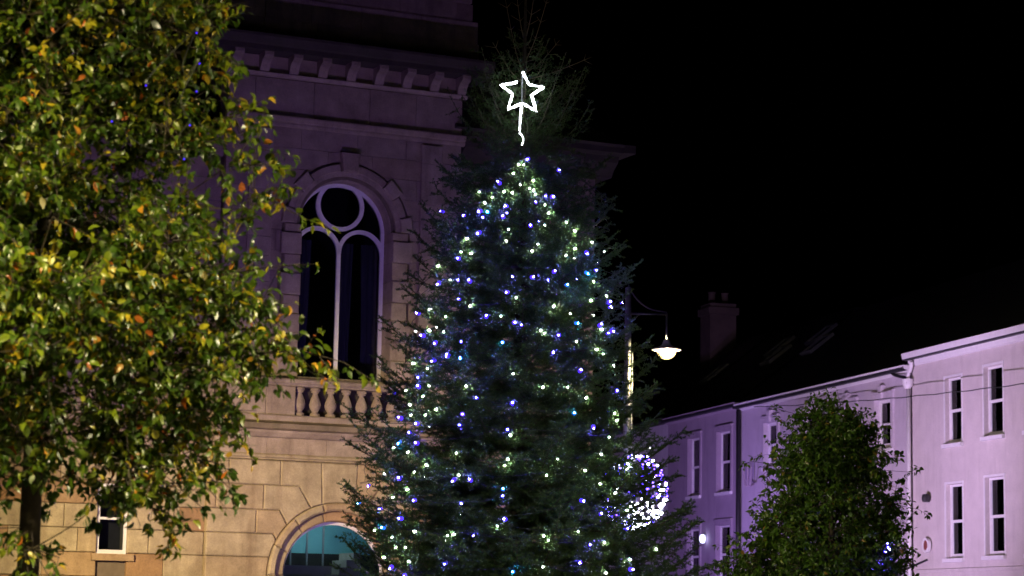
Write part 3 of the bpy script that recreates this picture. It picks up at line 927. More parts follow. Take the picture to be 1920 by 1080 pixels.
def floodlight(loc, target, label, power, col, size=60, blend=0.6, rad=0.15, h=0.45, group='purple floodlights on the ground'):
    root = empty('floodlight', loc)
    tag(root, label, 'floodlight', group)
    d = (Vector(target) - Vector(loc) - Vector((0, 0, h))).normalized()
    q = d.to_track_quat('-Z', 'Y')
    body = MB().box(-.2, .2, -.15, .15, -.06, .10).build('housing', M['black_pipe'], root)
    rim = MB().box(-.2, .2, -.15, -.125, -.12, -.06).box(-.2, .2, .125, .15, -.12, -.06).box(-.2, -.175, -.125, .125, -.12, -.06).box(.175, .2, -.125, .125, -.12, -.06).build('rim', M['black_pipe'], root)
    lens = MB().box(-.174, .174, -.124, .124, -.075, -.065).build('lens', M['flood_lens'] if group else M['warm_lens'], root)
    for o in (body, rim, lens):
        o.rotation_mode = 'QUATERNION'
        o.rotation_quaternion = q
        o.location = (0, 0, h)
    MB().box(-.25, .25, -.16, .16, h - .45, h - .42).box(-.245, -.215, -.04, .04, h - .42, h + .05).box(.215, .245, -.04, .04, h - .42, h + .05).build('bracket', M['galv'], root)
    if h > 1:
        MB().lathe([(.10, 0), (.10, .9), (.06, 1.0), (.05, h - .452), (.001, h - .452)], (0, 0, 0), 12).build('pole', M['galv'], root, True)
    L = bpy.data.lights.new('flood_beam', 'SPOT')
    L.energy = power
    L.color = col
    L.spot_size = R_(size)
    L.spot_blend = blend
    L.shadow_soft_size = rad
    lo = bpy.data.objects.new('flood_beam', L)
    COL.objects.link(lo)
    lo.parent = root
    lo.rotation_mode = 'QUATERNION'
    lo.rotation_quaternion = q
    lo.location = Vector((0, 0, h)) + d * .14
    return root

floodlight((-3.3, 35.0, 0.0), (-3.2, 48.0, 10.5), 'purple floodlight on the ground aimed up at the town hall', 2000, (0.46, 0.26, 1.0), 76)
floodlight((3.6, 50.0, 0.0), (9.4, 62.5, 10.0), 'purple floodlight on the ground aimed at the cream house', 8000, (0.78, 0.54, 1.0), 100, 1.0)
floodlight((0.9, 62.0, 0.0), (7.0, 72.0, 3.0), 'purple floodlight on the ground aimed at the lilac house', 4600, (0.48, 0.28, 1.0), 75, 1.0)

floodlight((-9.9, 33.0, 0.0), (-5.2, 47.0, 2.0), 'warm white floodlight on a pole aimed at the ground floor of the town hall', 13500, (1.0, 0.75, 0.41), 50, 1.0, .12, 4.4, None)
floodlight((-10.9, 31.6, 0.0), (4.6, 39.6, 3.6), 'added warm floodlight out of view, brightening the small rounded tree', 8500, (1.0, 0.82, 0.45), 30, 0.8, .12, 4.8, None)  # added out of view as warm fill for the small tree and lower houses

# overhead cable
pts = []
for k in range(41):
    t_ = k / 40
    pts.append((7.50 + 5.1 * t_, 70.2 - 20.2 * t_, 8.25 - 1.10 * t_ - .45 * t_ * (1 - t_) + .012 * math.sin(k * 1.7)))
c_ = MB().tube(pts, 0.013, 5).build('overhead_cable', M['cable'])
tag(c_, 'thin dark overhead cable strung in front of the pale houses', 'cable')

# ------------------------------------------------------------------ spruce (decorated conifer)
TX, TY = 0.121, 32.0
ZP = [0.6, 1.8, 2.8, 3.5, 4.4, 5.0, 5.8, 6.6, 7.7, 8.3, 8.9, 9.3, 9.8, 10.6]
RP = [2.35, 2.58, 2.55, 2.42, 2.12, 1.88, 1.66, 1.50, 1.24, 1.00, .74, .42, .28, .10]

def big_mesh(name, V, Fc, tint=None, k=3):
    me = bpy.data.meshes.new(name)
    V = np.asarray(V, np.float32); Fc = np.asarray(Fc, np.int32)
    me.vertices.add(len(V))
    me.vertices.foreach_set('co', V.ravel())
    me.loops.add(Fc.size)
    me.loops.foreach_set('vertex_index', Fc.ravel())
    me.polygons.add(len(Fc))
    me.polygons.foreach_set('loop_start', np.arange(len(Fc), dtype=np.int32) * k)
    me.update(calc_edges=True)
    if tint is not None:
        a = me.attributes.new('tint', 'FLOAT', 'POINT')
        a.data.foreach_set('value', np.asarray(tint, np.float32))
    return me

def unit(a):
    return a / np.maximum(np.linalg.norm(a, axis=-1, keepdims=True), 1e-9)

BW = [(-0.07,-1.32,7.78), (0.01,-1.33,7.77), (-0.14,-1.37,7.63), (0.16,-1.39,7.54), (-0.03,-1.41,7.47), (-0.27,-1.41,7.38), (0.09,-1.42,7.42),
      (0.15,-1.43,7.39), (0.18,-1.43,7.35), (-0.61,-1.3,7.39), (-0.53,-1.38,7.21), (-0.42,-1.39,7.3), (-0.14,-1.44,7.35), (0.32,-1.44,7.19),
      (0.37,-1.46,7.08), (0.32,-1.51,6.91), (0.62,-1.4,6.98), (0.74,-1.37,6.87), (0.99,-1.24,6.73), (-0.77,-1.39,6.73), (-0.85,-1.39,6.54),
      (-0.7,-1.47,6.51), (-0.21,-1.59,6.66), (-0.19,-1.55,6.83), (0.14,-1.62,6.54), (0.22,-1.6,6.63), (0.74,-1.44,6.6), (0.62,-1.51,6.49),
      (-1.18,-1.15,6.38), (1.02,-1.33,6.18), (-0.07,-1.71,5.89), (-1.27,-1.16,5.78), (-1.05,-1.4,5.65), (-0.71,-1.57,5.77), (-0.27,-1.74,5.63),
      (0.46,-1.66,5.77), (0.69,-1.6,5.69), (1.21,-1.18,6.01), (0.98,-1.4,5.91), (-1.07,-1.45,5.43), (0.27,-1.78,5.44), (0.33,-1.78,5.4),
      (-1.27,-1.26,5.47), (0.78,-1.65,5.31), (-1.49,-1.17,5.04), (1.13,-1.38,5.52), (1.17,-1.45,5.17), (1.06,-1.51,5.23), (-1.0,-1.34,6.17),
      (-1.49,-1.17,5.03), (-1.29,-1.42,4.94), (-1.25,-1.57,4.69), (-0.74,-1.87,4.67), (-0.08,-1.96,4.83), (0.32,-1.99,4.65), (0.67,-1.89,4.68),
      (0.92,-1.83,4.54), (-1.59,-1.24,4.66), (-1.33,-1.55,4.56), (-1.52,-1.42,4.45), (-1.29,-1.69,4.3), (-1.14,-1.78,4.37), (-1.5,-1.51,4.31),
      (-0.12,-2.2,4.01), (1.25,-1.82,4.03), (1.33,-1.64,4.36), (1.36,-1.65,4.26), (-1.73,-1.43,3.87), (-1.52,-1.68,3.8), (-0.85,-2.11,3.77),
      (-0.15,-2.29,3.69), (-0.18,-2.31,3.61), (-1.42,-1.86,3.53), (-1.24,-1.97,3.6), (-1.85,-1.44,3.51), (-1.51,-1.84,3.29), (-1.71,-1.67,3.2),
      (-0.8,-2.21,3.47), (0.54,-2.23,3.7), (1.12,-2.08,3.4), (0.91,-2.14,3.57), (1.13,-1.96,3.8), (1.5,-1.77,3.61), (0.39,-2.32,3.49),
      (1.33,-1.98,3.28), (-1.97,-1.46,2.76), (-1.65,-1.83,2.54), (-1.81,-1.68,2.4), (-1.71,-1.77,2.67), (-1.38,-2.03,2.74), (-0.94,-2.27,2.68),
      (-0.84,-2.31,2.7), (-0.26,-2.43,2.81), (0.83,-2.31,2.77), (1.19,-2.15,2.63), (1.49,-1.9,3.07), (1.54,-1.93,2.43), (1.93,-1.53,2.59),
      (1.2,-2.17,2.24), (0.35,-2.45,2.29), (0.43,-2.42,2.64), (0.36,-2.43,2.69), (-1.51,-1.94,2.53), (-1.45,-2.0,2.34), (1.32,-1.36,5.04)]
BB = [(0.42,-1.39,7.32), (0.33,-1.41,7.34), (-0.23,-1.47,7.17), (-0.22,-1.49,7.07), (-0.27,-1.5,7.01), (-0.59,-1.38,7.11), (-0.55,-1.42,7.02),
      (-0.49,-1.42,7.09), (-0.6,-1.46,6.8), (-0.82,-1.27,7.06), (0.12,-1.55,6.89), (0.19,-1.46,7.22), (-0.89,-1.38,6.45), (0.92,-1.34,6.57),
      (1.05,-1.28,6.34), (0.92,-1.38,6.29), (-1.16,-1.21,6.14), (-0.89,-1.42,6.14), (-0.72,-1.52,6.12), (-0.12,-1.67,6.18), (0.15,-1.67,6.17),
      (0.46,-1.6,6.26), (0.38,-1.63,6.15), (0.64,-1.56,6.09), (-0.19,-1.69,5.96), (-0.86,-1.48,5.88), (1.25,-1.16,5.91), (1.26,-1.16,5.85),
      (-1.37,-1.18,5.41), (-1.19,-1.39,5.3), (-0.82,-1.64,5.28), (-0.24,-1.82,5.27), (-1.0,-1.59,5.1), (-0.83,-1.7,5.06), (-0.09,-1.78,5.54),
      (0.02,-1.79,5.5), (-0.48,-1.7,5.62), (0.54,-1.73,5.39), (0.45,-1.81,5.14), (0.78,-1.59,5.57), (1.12,-1.38,5.57), (1.23,-1.3,5.47),
      (1.29,-1.23,5.52), (0.5,-1.26,7.71), (-0.33,-1.37,7.5), (0.07,-1.29,7.86), (-1.01,-1.58,5.11), (-0.83,-1.7,5.06), (-1.2,-1.46,5.05),
      (-1.42,-1.35,4.83), (-1.41,-1.42,4.69), (-0.58,-1.98,4.5), (-0.1,-2.09,4.42), (-0.78,-1.98,4.29), (-0.8,-2.02,4.14), (0.76,-1.98,4.32),
      (1.03,-1.91,4.16), (1.36,-1.48,4.67), (0.84,-1.74,4.91), (0.45,-1.82,5.14), (-1.65,-1.36,4.27), (-1.41,-1.64,4.18), (-1.51,-1.6,4.06),
      (-1.65,-1.49,3.94), (-1.4,-1.74,3.91), (-0.16,-2.18,4.08), (-1.41,-1.94,3.15), (-0.76,-2.29,3.1), (-0.87,-2.2,3.41), (-0.64,-2.28,3.4),
      (-0.21,-2.38,3.2), (-0.2,-2.37,3.29), (0.87,-2.23,3.17), (1.13,-2.14,3.0), (-0.16,-2.43,2.9), (-0.59,-2.38,2.69), (0.86,-2.32,2.37),
      (-1.71,-1.79,2.28), (-0.97,-2.28,2.32), (-1.84,-1.62,2.79), (-1.59,-1.84,2.91), (1.5,-1.93,2.82), (1.56,-1.92,2.3), (0.99,-2.25,2.59),
      (-1.64,-1.7,3.44), (-1.52,-1.96,2.17), (-1.89,-1.5,3.05), (-0.04,-2.48,2.23)]
PUSH = 0.955
BW = [(a * PUSH, b * PUSH, c) for a, b, c in BW]
BB = [(a * PUSH, b * PUSH, c) for a, b, c in BB]

segs = []      # (p0, p1, needle density factor, tone)
wood = MB()
def add_twig(p0, p1, dens, tone):
    segs.append((*p0, *p1, dens, tone))

z = 0.9
az0 = 0.0
while z < 10.0:
    R0 = float(np.interp(z, ZP, RP))
    top = z > 9.15
    nb = int(round(6 + 5.5 * R0)) if not top else 5
    az0 += 1.1
    for b in range(nb):
        az = az0 + 2 * math.pi * (b + RNG.uniform(-.3, .3)) / nb
        L = R0 * RNG.uniform(0.80, 1.06) * (1.1 if RNG.random() < .12 else 1.0)
        out = np.array([math.cos(az), math.sin(az), 0.0])
        lat = np.array([-math.sin(az), math.cos(az), 0.0])
        zb = z + RNG.uniform(-.08, .08)
        rise = RNG.uniform(.25, .5) if z < 8 else RNG.uniform(.5, 1.0)
        drop = RNG.uniform(.12, .32) if z < 8 else 0.0
        bend = RNG.uniform(-.15, .15)
        def P(t, L=L, out=out, lat=lat, zb=zb, rise=rise, drop=drop, bend=bend):
            return np.array([0, 0, zb]) + out * L * t + lat * bend * L * t * t + np.array([0, 0, L * (-drop * t + rise * t * t * t)])
        n = max(5, int(L / .11))
        pts = [P(i / n) for i in range(n + 1)]
        wood.tube([Vector(p) for p in pts], [max(.004, .004 + .018 * L / 2.4 * (1 - i / n)) for i in range(n + 1)], 3)
        tone = RNG.uniform(0, 1)
        dens = 0.45 if top else (0.42 if z > 8.1 else 1.0)
        for i in range(n):
            if (i + 1) / n > .25:
                add_twig(pts[i], pts[i + 1], dens, tone)
        # side shoots, lying in a loose plane, alternating
        m = int(L / (.065 if not top else .11))
        for i in range(m):
            t = .16 + .84 * (i + RNG.uniform(0, .8)) / m
            if t > .99: continue
            p = P(t)
            d = unit(P(min(1, t + .03)) - P(t - .03))
            s = 1 if i % 2 else -1
            l = (.19 + .46 * L / 2.2 * (1 - t) ** .8) * RNG.uniform(.6, 1.15) * (0.8 if top else 1)
            ang = R_(RNG.uniform(38, 62))
            dirv = unit(d * math.cos(ang) + lat * s * math.sin(ang) + np.array([0, 0, RNG.uniform(-.55, .45)]))
            e = p + dirv * l + np.array([0, 0, .10 * l * RNG.uniform(-1.5, 1.2)])
            mid = (p + e) / 2 + np.array([0, 0, -.05 * l])
            add_twig(p, mid, dens, tone)
            add_twig(mid, e, dens, tone)
            k3 = int(l / .075)
            for j in range(k3):
                tt = .18 + .75 * (j + RNG.uniform(0, .6)) / max(1, k3)
                q = p + (e - p) * tt
                s2 = 1 if j % 2 else -1
                sd = unit(np.cross(dirv, np.array([0, 0, 1.0])))
                a2 = R_(RNG.uniform(35, 60))
                l3 = l * .42 * (1 - .6 * tt) * RNG.uniform(.6, 1.2) + .03
                dv = unit(dirv * math.cos(a2) + sd * s2 * math.sin(a2) + np.array([0, 0, RNG.uniform(-.55, .5)]))
                add_twig(q, q + dv * l3, dens, tone)
    z += 0.17 + .075 * R0 if not top else .22
# shoots that carry the bulbs
for (bx, by, bz) in BW + BB:
    rb_ = math.hypot(bx, by)
    out = np.array([bx / rb_, by / rb_, 0.0])
    lat = np.array([-out[1], out[0], 0.0])
    tone = RNG.uniform(.3, 1.0)
    for k in range(int(RNG.integers(4, 7))):
        o_ = lat * RNG.uniform(-.09, .09) + np.array([0, 0, RNG.uniform(-.10, .06)]) - out * RNG.uniform(.02, .07)
        c_ = np.array([bx, by, bz]) + o_
        dv = unit(out * RNG.uniform(.1, .6) + lat * RNG.normal() * .8 + np.array([0, 0, RNG.normal() * .5]))
        l_ = RNG.uniform(.10, .2)
        a_, e_ = c_ - dv * l_ * .7, c_ + dv * l_ * .5
        add_twig(a_, e_, 1.0, tone)
        sd = unit(np.cross(dv, out + 1e-3))
        for j in range(4):
            q = a_ + (e_ - a_) * (.15 + .2 * j)
            add_twig(q, q + unit(dv + sd * (1 if j % 2 else -1) * .9) * RNG.uniform(.04, .08), 1.0, tone)
S = np.array(segs)
P0, P1 = S[:, 0:3], S[:, 3:6]
D = P1 - P0
LEN = np.linalg.norm(D, axis=1)
cnt = np.maximum(2, (LEN * 260 * S[:, 6]).astype(int))
print('NEEDLES', cnt.sum(), 'twigs', len(S), 'len', LEN.sum())
idx = np.repeat(np.arange(len(S)), cnt)
NN = len(idx)
t = RNG.random(NN)
base = P0[idx] + D[idx] * t[:, None]
dn = unit(D[idx])
rv = unit(RNG.normal(size=(NN, 3)) + np.array([0, 0, .35]))
perp = unit(rv - dn * np.sum(rv * dn, 1, keepdims=True))
nd = unit(dn * RNG.uniform(.45, 1.0, (NN, 1)) + perp)
nl = RNG.uniform(.022, .040, (NN, 1))
side = unit(np.cross(nd, RNG.normal(size=(NN, 3)))) * RNG.uniform(.0036, .0056, (NN, 1))
V = np.stack([base - side, base + side, base + nd * nl], 1).reshape(-1, 3)
Fc = np.arange(NN * 3).reshape(-1, 3)
tint = np.repeat(np.clip(.35 * S[idx, 7] + .3 + .25 * RNG.normal(size=NN), 0, 1), 3)
# twig wood as slim triangular prisms
keep = LEN > .05
A, B_ = P0[keep], P1[keep]
dd = unit(B_ - A)
s1 = unit(np.cross(dd, np.array([.2, .1, .97]))) * .0016
s2 = unit(np.cross(dd, s1)) * .0016
TV = np.stack([A + s1, A - .5 * s1 + .87 * s2, A - .5 * s1 - .87 * s2, B_ + s1 * .5, B_ - .25 * s1 + .43 * s2, B_ - .25 * s1 - .43 * s2], 1).reshape(-1, 3)
bi = (np.arange(len(A)) * 6)[:, None]
TF = np.concatenate([bi + np.array([[0, 1, 4, 3]]), bi + np.array([[1, 2, 5, 4]]), bi + np.array([[2, 0, 3, 5]])], 0)
XMAS = empty('christmas_tree', (TX, TY, 0.0))
tag(XMAS, 'tall dark green spruce covered in white and blue fairy lights', 'conifer')
trp = [(0.16 * (1 - zz / 11.2) + .008, zz) for zz in np.linspace(0, 10.9, 24)]
tb = MB().lathe(trp, (0, 0, 0), 9)
tb.build('trunk', M['bark'], XMAS, True)
tag(wood.build('branches', M['twig'], XMAS), kind='stuff')
tag(link('twigs', big_mesh('twigs', TV, TF, k=4), M['twig'], XMAS), kind='stuff')
tag(link('crown', big_mesh('crown', V, Fc, tint), M['needle'], XMAS), kind='stuff')
# bare leader shoots above the star
for (dx, zz, ex, ez, dy) in ((0.0, 9.25, .95, 9.56, -.2), (0.0, 9.3, -.30, 10.5, .1), (0.0, 9.5, .33, 10.5, -.1), (-.02, 9.2, -.46, 9.75, -.2), (0, 9.8, -.16, 10.75, .1), (0.02, 9.9, .16, 10.8, 0), (0, 9.35, .5, 9.9, .2), (-.1, 9.1, -.62, 9.4, .2)):
    pp = smooth_path([(dx, 0, zz), (dx + (ex - dx) * .45, dy * .5, zz + (ez - zz) * .35), (ex, dy, ez)], 5)
    b_ = MB().tube(pp, [.009 - .0065 * i / (len(pp) - 1) for i in range(len(pp))], 5)
    for i in range(3, len(pp) - 1, 2):
        d = (pp[i + 1] - pp[i]).normalized()
        for s in (-1, 1):
            sd = d.cross(Vector((0, 1, .2))).normalized() * s
            b_.tube([pp[i], pp[i] + (d * .7 + sd * .8) * random.uniform(.06, .16)], [.004, .002], 3)
    b_.build('bare_branch', M['lit_bare_twig'], XMAS)

# ------------------------------------------------------------------ fairy lights
ico = bpy.data.meshes.new('bulb')
bm = bmesh.new()
bmesh.ops.create_icosphere(bm, subdivisions=1, radius=0.019)
bm.to_mesh(ico); bm.free()
ico.shade_smooth()
def bulb_mesh(mat, sc=1.0):
    me = ico.copy()
    if sc != 1.0:
        me.transform(Matrix.Scale(sc, 4))
    me.materials.append(mat)
    return me
def led_mesh(core, cap, rc, rk):
    """fairy light: glowing cap, on blue ones standing in for the halo, with the bright chip held off its end (+x)"""
    b = bmesh.new()
    bmesh.ops.create_icosphere(b, subdivisions=2, radius=rk)
    n0 = len(b.faces)
    bmesh.ops.create_icosphere(b, subdivisions=1, radius=rc, matrix=Matrix.Translation((rk + rc * 1.6, 0, 0)))
    b.faces.ensure_lookup_table()
    for i, f in enumerate(b.faces):
        f.material_index = 0 if i < n0 else 1
        f.smooth = True
    me = bpy.data.meshes.new('bulb')
    b.to_mesh(me); b.free()
    me.materials.append(cap); me.materials.append(core)
    return me
sock = MB().lathe([(0.001, 0.034), (0.009, 0.034), (0.011, 0.012), (0.001, 0.012)], seg=6).mesh('socket')
sock.materials.append(M['socket'])

def light_string(name, pts, meshes, label, origin, inward=0.12, band=0.42):
    root = empty(name, origin)
    tag(root, label, 'string lights')
    for i, p in enumerate(pts):
        b = link('bulb', meshes[i % len(meshes)], None, root)
        b.location = p
        b.rotation_euler = (0, random.uniform(-.5, .7), math.atan2(p[1], p[0]) + random.uniform(-.5, .5))
        s_ = link('socket', sock, None, b)
    order = sorted(range(len(pts)), key=lambda i: -pts[i][2])
    bands = {}
    ztop = pts[order[0]][2]
    for i in order:
        bands.setdefault(int((ztop - pts[i][2]) / band), []).append(i)
    path = []
    for k in sorted(bands):
        g = sorted(bands[k], key=lambda i: math.atan2(pts[i][0], -pts[i][1]), reverse=bool(k % 2))
        path += g
    w = MB()
    for a, b in zip(path[:-1], path[1:]):
        A, B = Vector(pts[a]) + Vector((0, 0, .034)), Vector(pts[b]) + Vector((0, 0, .034))
        mid = (A + B) / 2
        rad = Vector((mid.x, mid.y, 0))
        ra_, rb_ = math.hypot(A.x, A.y), math.hypot(B.x, B.y)
        if rad.length > 1e-3:
            mid = rad.normalized() * (max(.05, (ra_ + rb_) / 2 - inward)) + Vector((0, 0, mid.z - .05))
        w.tube(smooth_path([A, mid, B], 4), 0.0035, 4)
    tag(w.build('cable', M['cable'], root), kind=None)
    return root

def around(n, seed):
    """more bulbs of the same string, round the sides and the back"""
    g = np.random.default_rng(seed)
    out = []
    for _ in range(n):
        zz = g.uniform(2.0, 7.6)
        a = g.uniform(R_(15), R_(165))
        r = float(np.interp(zz, ZP, RP)) * .97
        out.append((r * math.cos(a), r * math.sin(a), zz))
    return out
mw1, mw2 = led_mesh(M['bulb_white'], M['cap_white'], .010, .012), led_mesh(M['bulb_white'], M['cap_white'], .0065, .009)
mb1, mb2 = led_mesh(M['bulb_blue'], M['cap_blue'], .0085, .028), led_mesh(M['bulb_blue'], M['cap_blue'], .0065, .016)  # wide glowing blue caps stand in for the halo round each chip
mb3 = led_mesh(M['bulb_azure'], M['cap_azure'], .0085, .024)
light_string('string_lights', BW + around(34, 3), [mw1, mw2, mw2, mw1, mw2, mw1, mw2], 'string of small white bulbs wound round the spruce', (TX, TY, 0))
light_string('string_lights', BB + around(30, 4), [mb1, mb2, mb1, mb2, mb1, mb1, mb2, mb3], 'string of small blue bulbs wound round the spruce', (TX, TY, 0))

# rope-light star with its dangling lead
STAR = empty('star_light', (TX - .03, TY - .62, 8.93))
tag(STAR, 'glowing white rope light star fixed near the top of the spruce', 'star light')
px = [(978, 143), (990, 168), (1019, 172), (995, 188), (1005, 219), (977, 204), (951, 217), (959, 186), (936, 169), (957, 166), (967, 163)]
sv = [((a - 977) / 136.0, (183 - b) / 136.0) for a, b in px]
path = []
for i in range(len(sv) - 1):
    a, b = sv[i], sv[i + 1]
    for k in range(6):
        u_ = k / 6
        path.append((a[0] + (b[0] - a[0]) * u_ + random.uniform(-.003, .003), random.uniform(-.006, .006), a[1] + (b[1] - a[1]) * u_ + random.uniform(-.003, .003)))
path.append((sv[-1][0], 0, sv[-1][1]))
MB().tube(path, [random.choice((.010, .015, .017, .018, .019)) for _ in path], 6).build('rope_tube', M['star_rope'], STAR, True)
MB().tube([(p[0], .022, p[2]) for p in path], .006, 5).build('wire_frame', M['galv'], STAR)
tp = smooth_path([(.0, 0, -.17), (-.012, 0, -.3), (-.02, .01, -.45), (-.025, 0, -.55)], 6)
MB().tube(tp, [random.choice((.009, .013, .016)) for _ in tp], 6).build('rope_tail', M['star_rope'], STAR, True)
tp2 = smooth_path([(-.025, 0, -.58), (.01, -.02, -.62), (.03, 0, -.68), (.01, 0, -.75)], 7)
tl = MB()
for i in range(0, len(tp2) - 1, 2):
    tl.tube([tp2[i], tp2[i + 1]], .009, 5)
tl.build('lead_lights', M['star_rope'], STAR)
MB().tube([(0, .03, -.25), (0, .03, .28)], .008, 5).build('support_rod', M['galv'], STAR)

# lit globe motif on the lamp column behind the spruce
GL = empty('globe_light', (2.55, 46.45, 4.22))
tag(GL, 'white and blue lit wire globe on the lamp column behind the spruce', 'light motif')
gr = 0.66
for k in range(5):
    a = math.pi * k / 5 + .2
    pts_ = [(gr * math.sin(2 * math.pi * i / 40) * math.cos(a), gr * math.sin(2 * math.pi * i / 40) * math.sin(a), gr * 1.12 * math.cos(2 * math.pi * i / 40)) for i in range(40)]
    MB().tube(pts_, .010, 5, True).build('wire_hoop', M['galv'], GL)
gw1, gw2 = bulb_mesh(M['motif_white'], 1.5), bulb_mesh(M['motif_blue'], 1.0)
gg = np.random.default_rng(8)
for i in range(270):
    f = (i + .5) / 270
    th_ = math.acos(1 - 2 * f)
    ph = i * 2.39996
    x_, y_, z_ = gr * math.sin(th_) * math.cos(ph), gr * math.sin(th_) * math.sin(ph), gr * 1.12 * math.cos(th_)
    white = (gg.random() < (.85 if z_ < -.15 and x_ > -.1 else .22))
    if white and x_ > 0 and z_ < -.1:
        x_, z_ = x_ * .97, z_ * .98
    b = link('bulb', gw1 if white else gw2, None, GL)
    b.location = (x_ + gg.normal() * .02, y_ + gg.normal() * .02, z_ + gg.normal() * .02)
MB().box(-.03, -.0, -.05, .6, -.05, .05).build('clamp', M['galv'], GL)

# ------------------------------------------------------------------ broadleaf trees
LEAF_V = np.array([(0, 0, 0), (.26, -.27, .07), (.62, -.24, .05), (1.0, 0, -.16), (.62, .24, .05), (.26, .27, .07), (.3, 0, 0), (.65, 0, -.03), (-.22, 0, .03)])
LEAF_F = np.array([(0, 1, 6), (1, 2, 7), (1, 7, 6), (2, 3, 7), (0, 6, 5), (6, 7, 4), (6, 4, 5), (7, 3, 4)])

def leaf_cloud(pos, axis, nrm, size):
    x = unit(axis)
    y = unit(np.cross(nrm, x))
    zz = np.cross(x, y)
    wd = RNG.uniform(.65, 1.2, (len(pos), 1, 1))
    cu = RNG.uniform(-.6, 3.2, (len(pos), 1, 1))
    Vv = (LEAF_V[None, :, 0:1] * x[:, None, :] + wd * LEAF_V[None, :, 1:2] * y[:, None, :] + cu * LEAF_V[None, :, 2:3] * zz[:, None, :]) * size[:, None, None] + pos[:, None, :]
    return Vv, x, y, zz

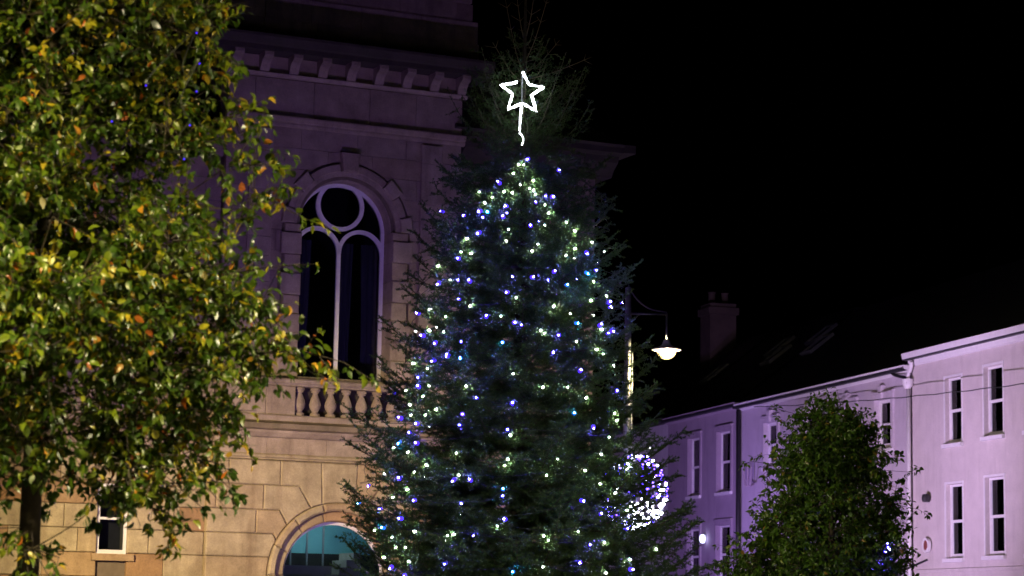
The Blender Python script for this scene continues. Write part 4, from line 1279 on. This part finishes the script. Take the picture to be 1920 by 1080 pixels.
def broadleaf(name, label, loc, trunk_h, zp, rp, ntw, leaf, seed, mat, extra=(), keep_big=0, lean=0.0, per=(9, 15), squash=1.0, spread=1.0):
    g = np.random.default_rng(seed)
    root = empty(name, loc)
    tag(root, label, 'tree', 'leafy street trees')
    zlo, zhi = zp[0], zp[-1]
    # twig tips spread through the crown, grouped into clumps
    cl = []
    ncl = max(30, ntw // 14)
    while len(cl) < ncl:
        zz = g.uniform(zlo, zhi)
        r = float(np.interp(zz, zp, rp))
        if g.random() > (r / max(rp)) ** 1.2 + .08: continue
        a = g.uniform(0, 2 * math.pi)
        q = r * math.sqrt(g.uniform(.12, 1.0)) * (1 + .10 * math.sin(3 * a + zz * 2.1) + .08 * math.sin(5 * a - 3 * zz))
        cl.append((q * math.cos(a), q * math.sin(a) * squash, zz))
    cl = np.array(cl + [tuple(e) for e in extra])
    # limbs: from the trunk to every clump
    limb = MB()
    tr_top = zlo + (zhi - zlo) * .86
    # branching skeleton: every clump joins the nearest wood already grown
    skel = [np.array([0, 0, zz]) for zz in np.arange(trunk_h, tr_top, .12)]
    srad = [.05] * len(skel)
    ordr = np.argsort(np.hypot(cl[:, 0], cl[:, 1]) + g.uniform(0, .25, len(cl)))
    for i in ordr:
        c = cl[i]
        K = np.array(skel)
        dz = c[2] - K[:, 2]
        cost = np.linalg.norm(K - c, axis=1) + .5 * np.maximum(0, K[:, 2] - c[2] + .05) + .15 * np.abs(dz)
        m_ = int(np.argmin(cost))
        p0, p2 = Vector(skel[m_]), Vector(c)
        d_ = p2 - p0
        p1 = p0 + d_ * .5 + Vector((g.normal() * .06, g.normal() * .06, -.08 * math.hypot(d_.x, d_.y) + g.normal() * .03)) * min(1.0, d_.length)
        pp = smooth_path([p0, p1, p2], 5)
        r0_ = min(srad[m_] * .8, .006 + .016 * d_.length)
        rl = [r0_ * (1 - .6 * k / (len(pp) - 1)) for k in range(len(pp))]
        limb.tube(pp, rl, 5)
        for k in (2, 4, 6, 8, 10):
            skel.append(np.array(pp[min(k, len(pp) - 1)]))
            srad.append(max(.005, rl[min(k, len(pp) - 1)]))
    T0, T1 = [], []
    for i, c in enumerate(cl):
        ex = i >= ncl
        nt = 14 if not ex else 9
        sp = .17 * (1 + .3 * max(rp)) * spread if not ex else .10
        outv = unit(np.array([c[0], c[1], .35 * (c[2] - (zlo + zhi) / 2)]))
        for k in range(nt):
            s0 = c + g.normal(size=3) * sp * np.array([1, 1, .8])
            d = unit(outv * .7 + g.normal(size=3) * .75)
            l = g.uniform(.16, .34)
            T0.append(s0); T1.append(s0 + d * l)
            limb.tube([Vector(c) + (Vector(s0) - Vector(c)) * .1, Vector(s0), Vector(s0 + d * l)], [.0055, .004, .002], 3)
    T0, T1 = np.array(T0), np.array(T1)
    n = g.integers(per[0], per[1], len(T0))
    ix = np.repeat(np.arange(len(T0)), n)
    nn = len(ix)
    tt = g.random(nn)
    pos = T0[ix] + (T1 - T0)[ix] * tt[:, None] + g.normal(size=(nn, 3)) * .012
    dv = unit(T1 - T0)[ix]
    ax = unit(dv * .5 + g.normal(size=(nn, 3)) * .65 + np.array([0, 0, -.55]))
    nr = unit(g.normal(size=(nn, 3)) * .55 + np.array([0, 0, .7]) + .35 * unit(pos * np.array([1, 1, 0.0]) + 1e-6))
    size = leaf * g.uniform(.62, 1.2, nn)
    pos = pos + ax * leaf * .22
    tw_t = g.beta(1.4, 2.2, len(T0))
    tint = np.clip(.55 * tw_t[ix] + .45 * g.beta(1.3, 2.0, nn) + (g.random(nn) < .07) * .45, 0, 1)
    Vv, x, y, zz = leaf_cloud(pos, ax, nr, size)
    big = np.zeros(nn, bool)
    trp = [(.13 * (1 - .8 * k / 12) * max(rp) / 1.9 + .01, tr_top * k / 12) for k in range(13)]
    MB().lathe(trp, (0, 0, 0), 12).build('trunk', M['bark'], root, True)
    tag(limb.build('branches', M['bark'], root), kind='stuff')
    if keep_big:
        # leaves on the outside of the crown facing the square: each its own piece
        wpos = pos + np.array(loc)
        v = wpos - np.array([0, 0, 1.6])
        px_ = v[:, 0] / v[:, 1] * FPX + 960
        py_ = 1165 - v[:, 2] / v[:, 1] * FPX
        ok = (px_ > 10) & (px_ < 640) & (py_ > 10) & (py_ < 1070)
        near = np.where(ok, -v[:, 1] + .004 * px_ * .25, -99)
        sel = np.argsort(-near)[:1400]
        sel = sel[np.argsort(-size[sel])][:keep_big]
        big[sel] = True
        variants = []
        for q in range(7):
            me = big_mesh('leaf', LEAF_V, LEAF_F, np.full(len(LEAF_V), (.12, .3, .45, .6, .72, .82, .95)[q]))
            me.materials.append(mat)
            me.shade_smooth()
            variants.append(me)
    keep_i = ~big
    Vk = Vv[keep_i].reshape(-1, 3)
    nk = int(keep_i.sum())
    Fk = (LEAF_F[None] + (np.arange(nk) * len(LEAF_V))[:, None, None]).reshape(-1, 3)
    me = big_mesh('crown', Vk, Fk, np.repeat(tint[keep_i], len(LEAF_V)))
    me.shade_smooth()
    crown = link('crown', me, mat, root)
    tag(crown, kind='stuff')
    for i in np.nonzero(big)[0]:
        o = link('leaf', variants[min(6, int(tint[i] * 7))], None, crown)
        Rm = Matrix(((x[i][0], y[i][0], zz[i][0]), (x[i][1], y[i][1], zz[i][1]), (x[i][2], y[i][2], zz[i][2])))
        o.matrix_local = Matrix.Translation(pos[i]) @ Rm.to_4x4() @ Matrix.Scale(float(size[i]), 4)
    return root

AX, AY = -3.15, 15.2
ext = [(1.68, -.2, 3.36), (1.48, -.2, 3.32), (1.30, -.2, 3.35), (1.42, -.2, 4.58), (1.28, -.2, 4.90), (1.32, -.2, 3.85), (1.2, -.2, 3.55), (1.40, -.2, 3.62), (1.12, -.2, 2.62), (.98, -.2, 2.45), (.92, -.2, 2.26), (.80, -.3, 2.45), (.15, -.6, 2.0), (-.12, -.7, 2.12), (1.22, -.2, 2.95), (1.08, -.2, 5.35), (1.05, -.2, 5.65), (1.4, -.1, 4.3), (.62, -.5, 2.4)]
broadleaf('autumn_tree', 'large street tree with green and yellow autumn leaves before the town hall', (AX, AY, 0), 2.0,
          [2.5, 2.9, 3.4, 4.0, 4.8, 5.4, 6.2, 6.8], [.9, 1.14, 1.24, 1.17, 1.05, .90, .75, .3], 3700, .074, 21, M['leaf'], extra=ext, keep_big=300, spread=.64)
broadleaf('leafy_tree', 'small rounded leafy tree in front of the pale houses', (5.62, 40.0, 0), 1.6,
          [1.5, 2.2, 2.8, 3.4, 4.0, 4.6, 5.0, 5.3], [1.25, 1.55, 1.42, 1.14, .98, .86, .66, .3], 3000, .096, 33, M['leaf_far'], per=(11, 17), spread=.8)

# few blue bulbs in the two leafy trees
light_string('string_lights', [(.75, -1.33, 2.95), (.78, -1.36, 2.92), (.74, -1.38, 2.99), (.70, -1.36, 2.86)], [mb2], 'short run of blue bulbs in the small rounded tree', (5.62, 40.0, 0))
light_string('string_lights', [(1.08, -.75, 5.33), (1.1, -.7, 5.14), (1.06, -.75, 4.72), (.8, -.95, 4.93), (1.09, -.72, 4.95), (1.03, -.74, 4.5), (.62, -1.1, 4.66)], [bulb_mesh(M['cap_blue'], .33)], 'thin run of dim blue bulbs in the autumn tree', (AX, AY, 0))
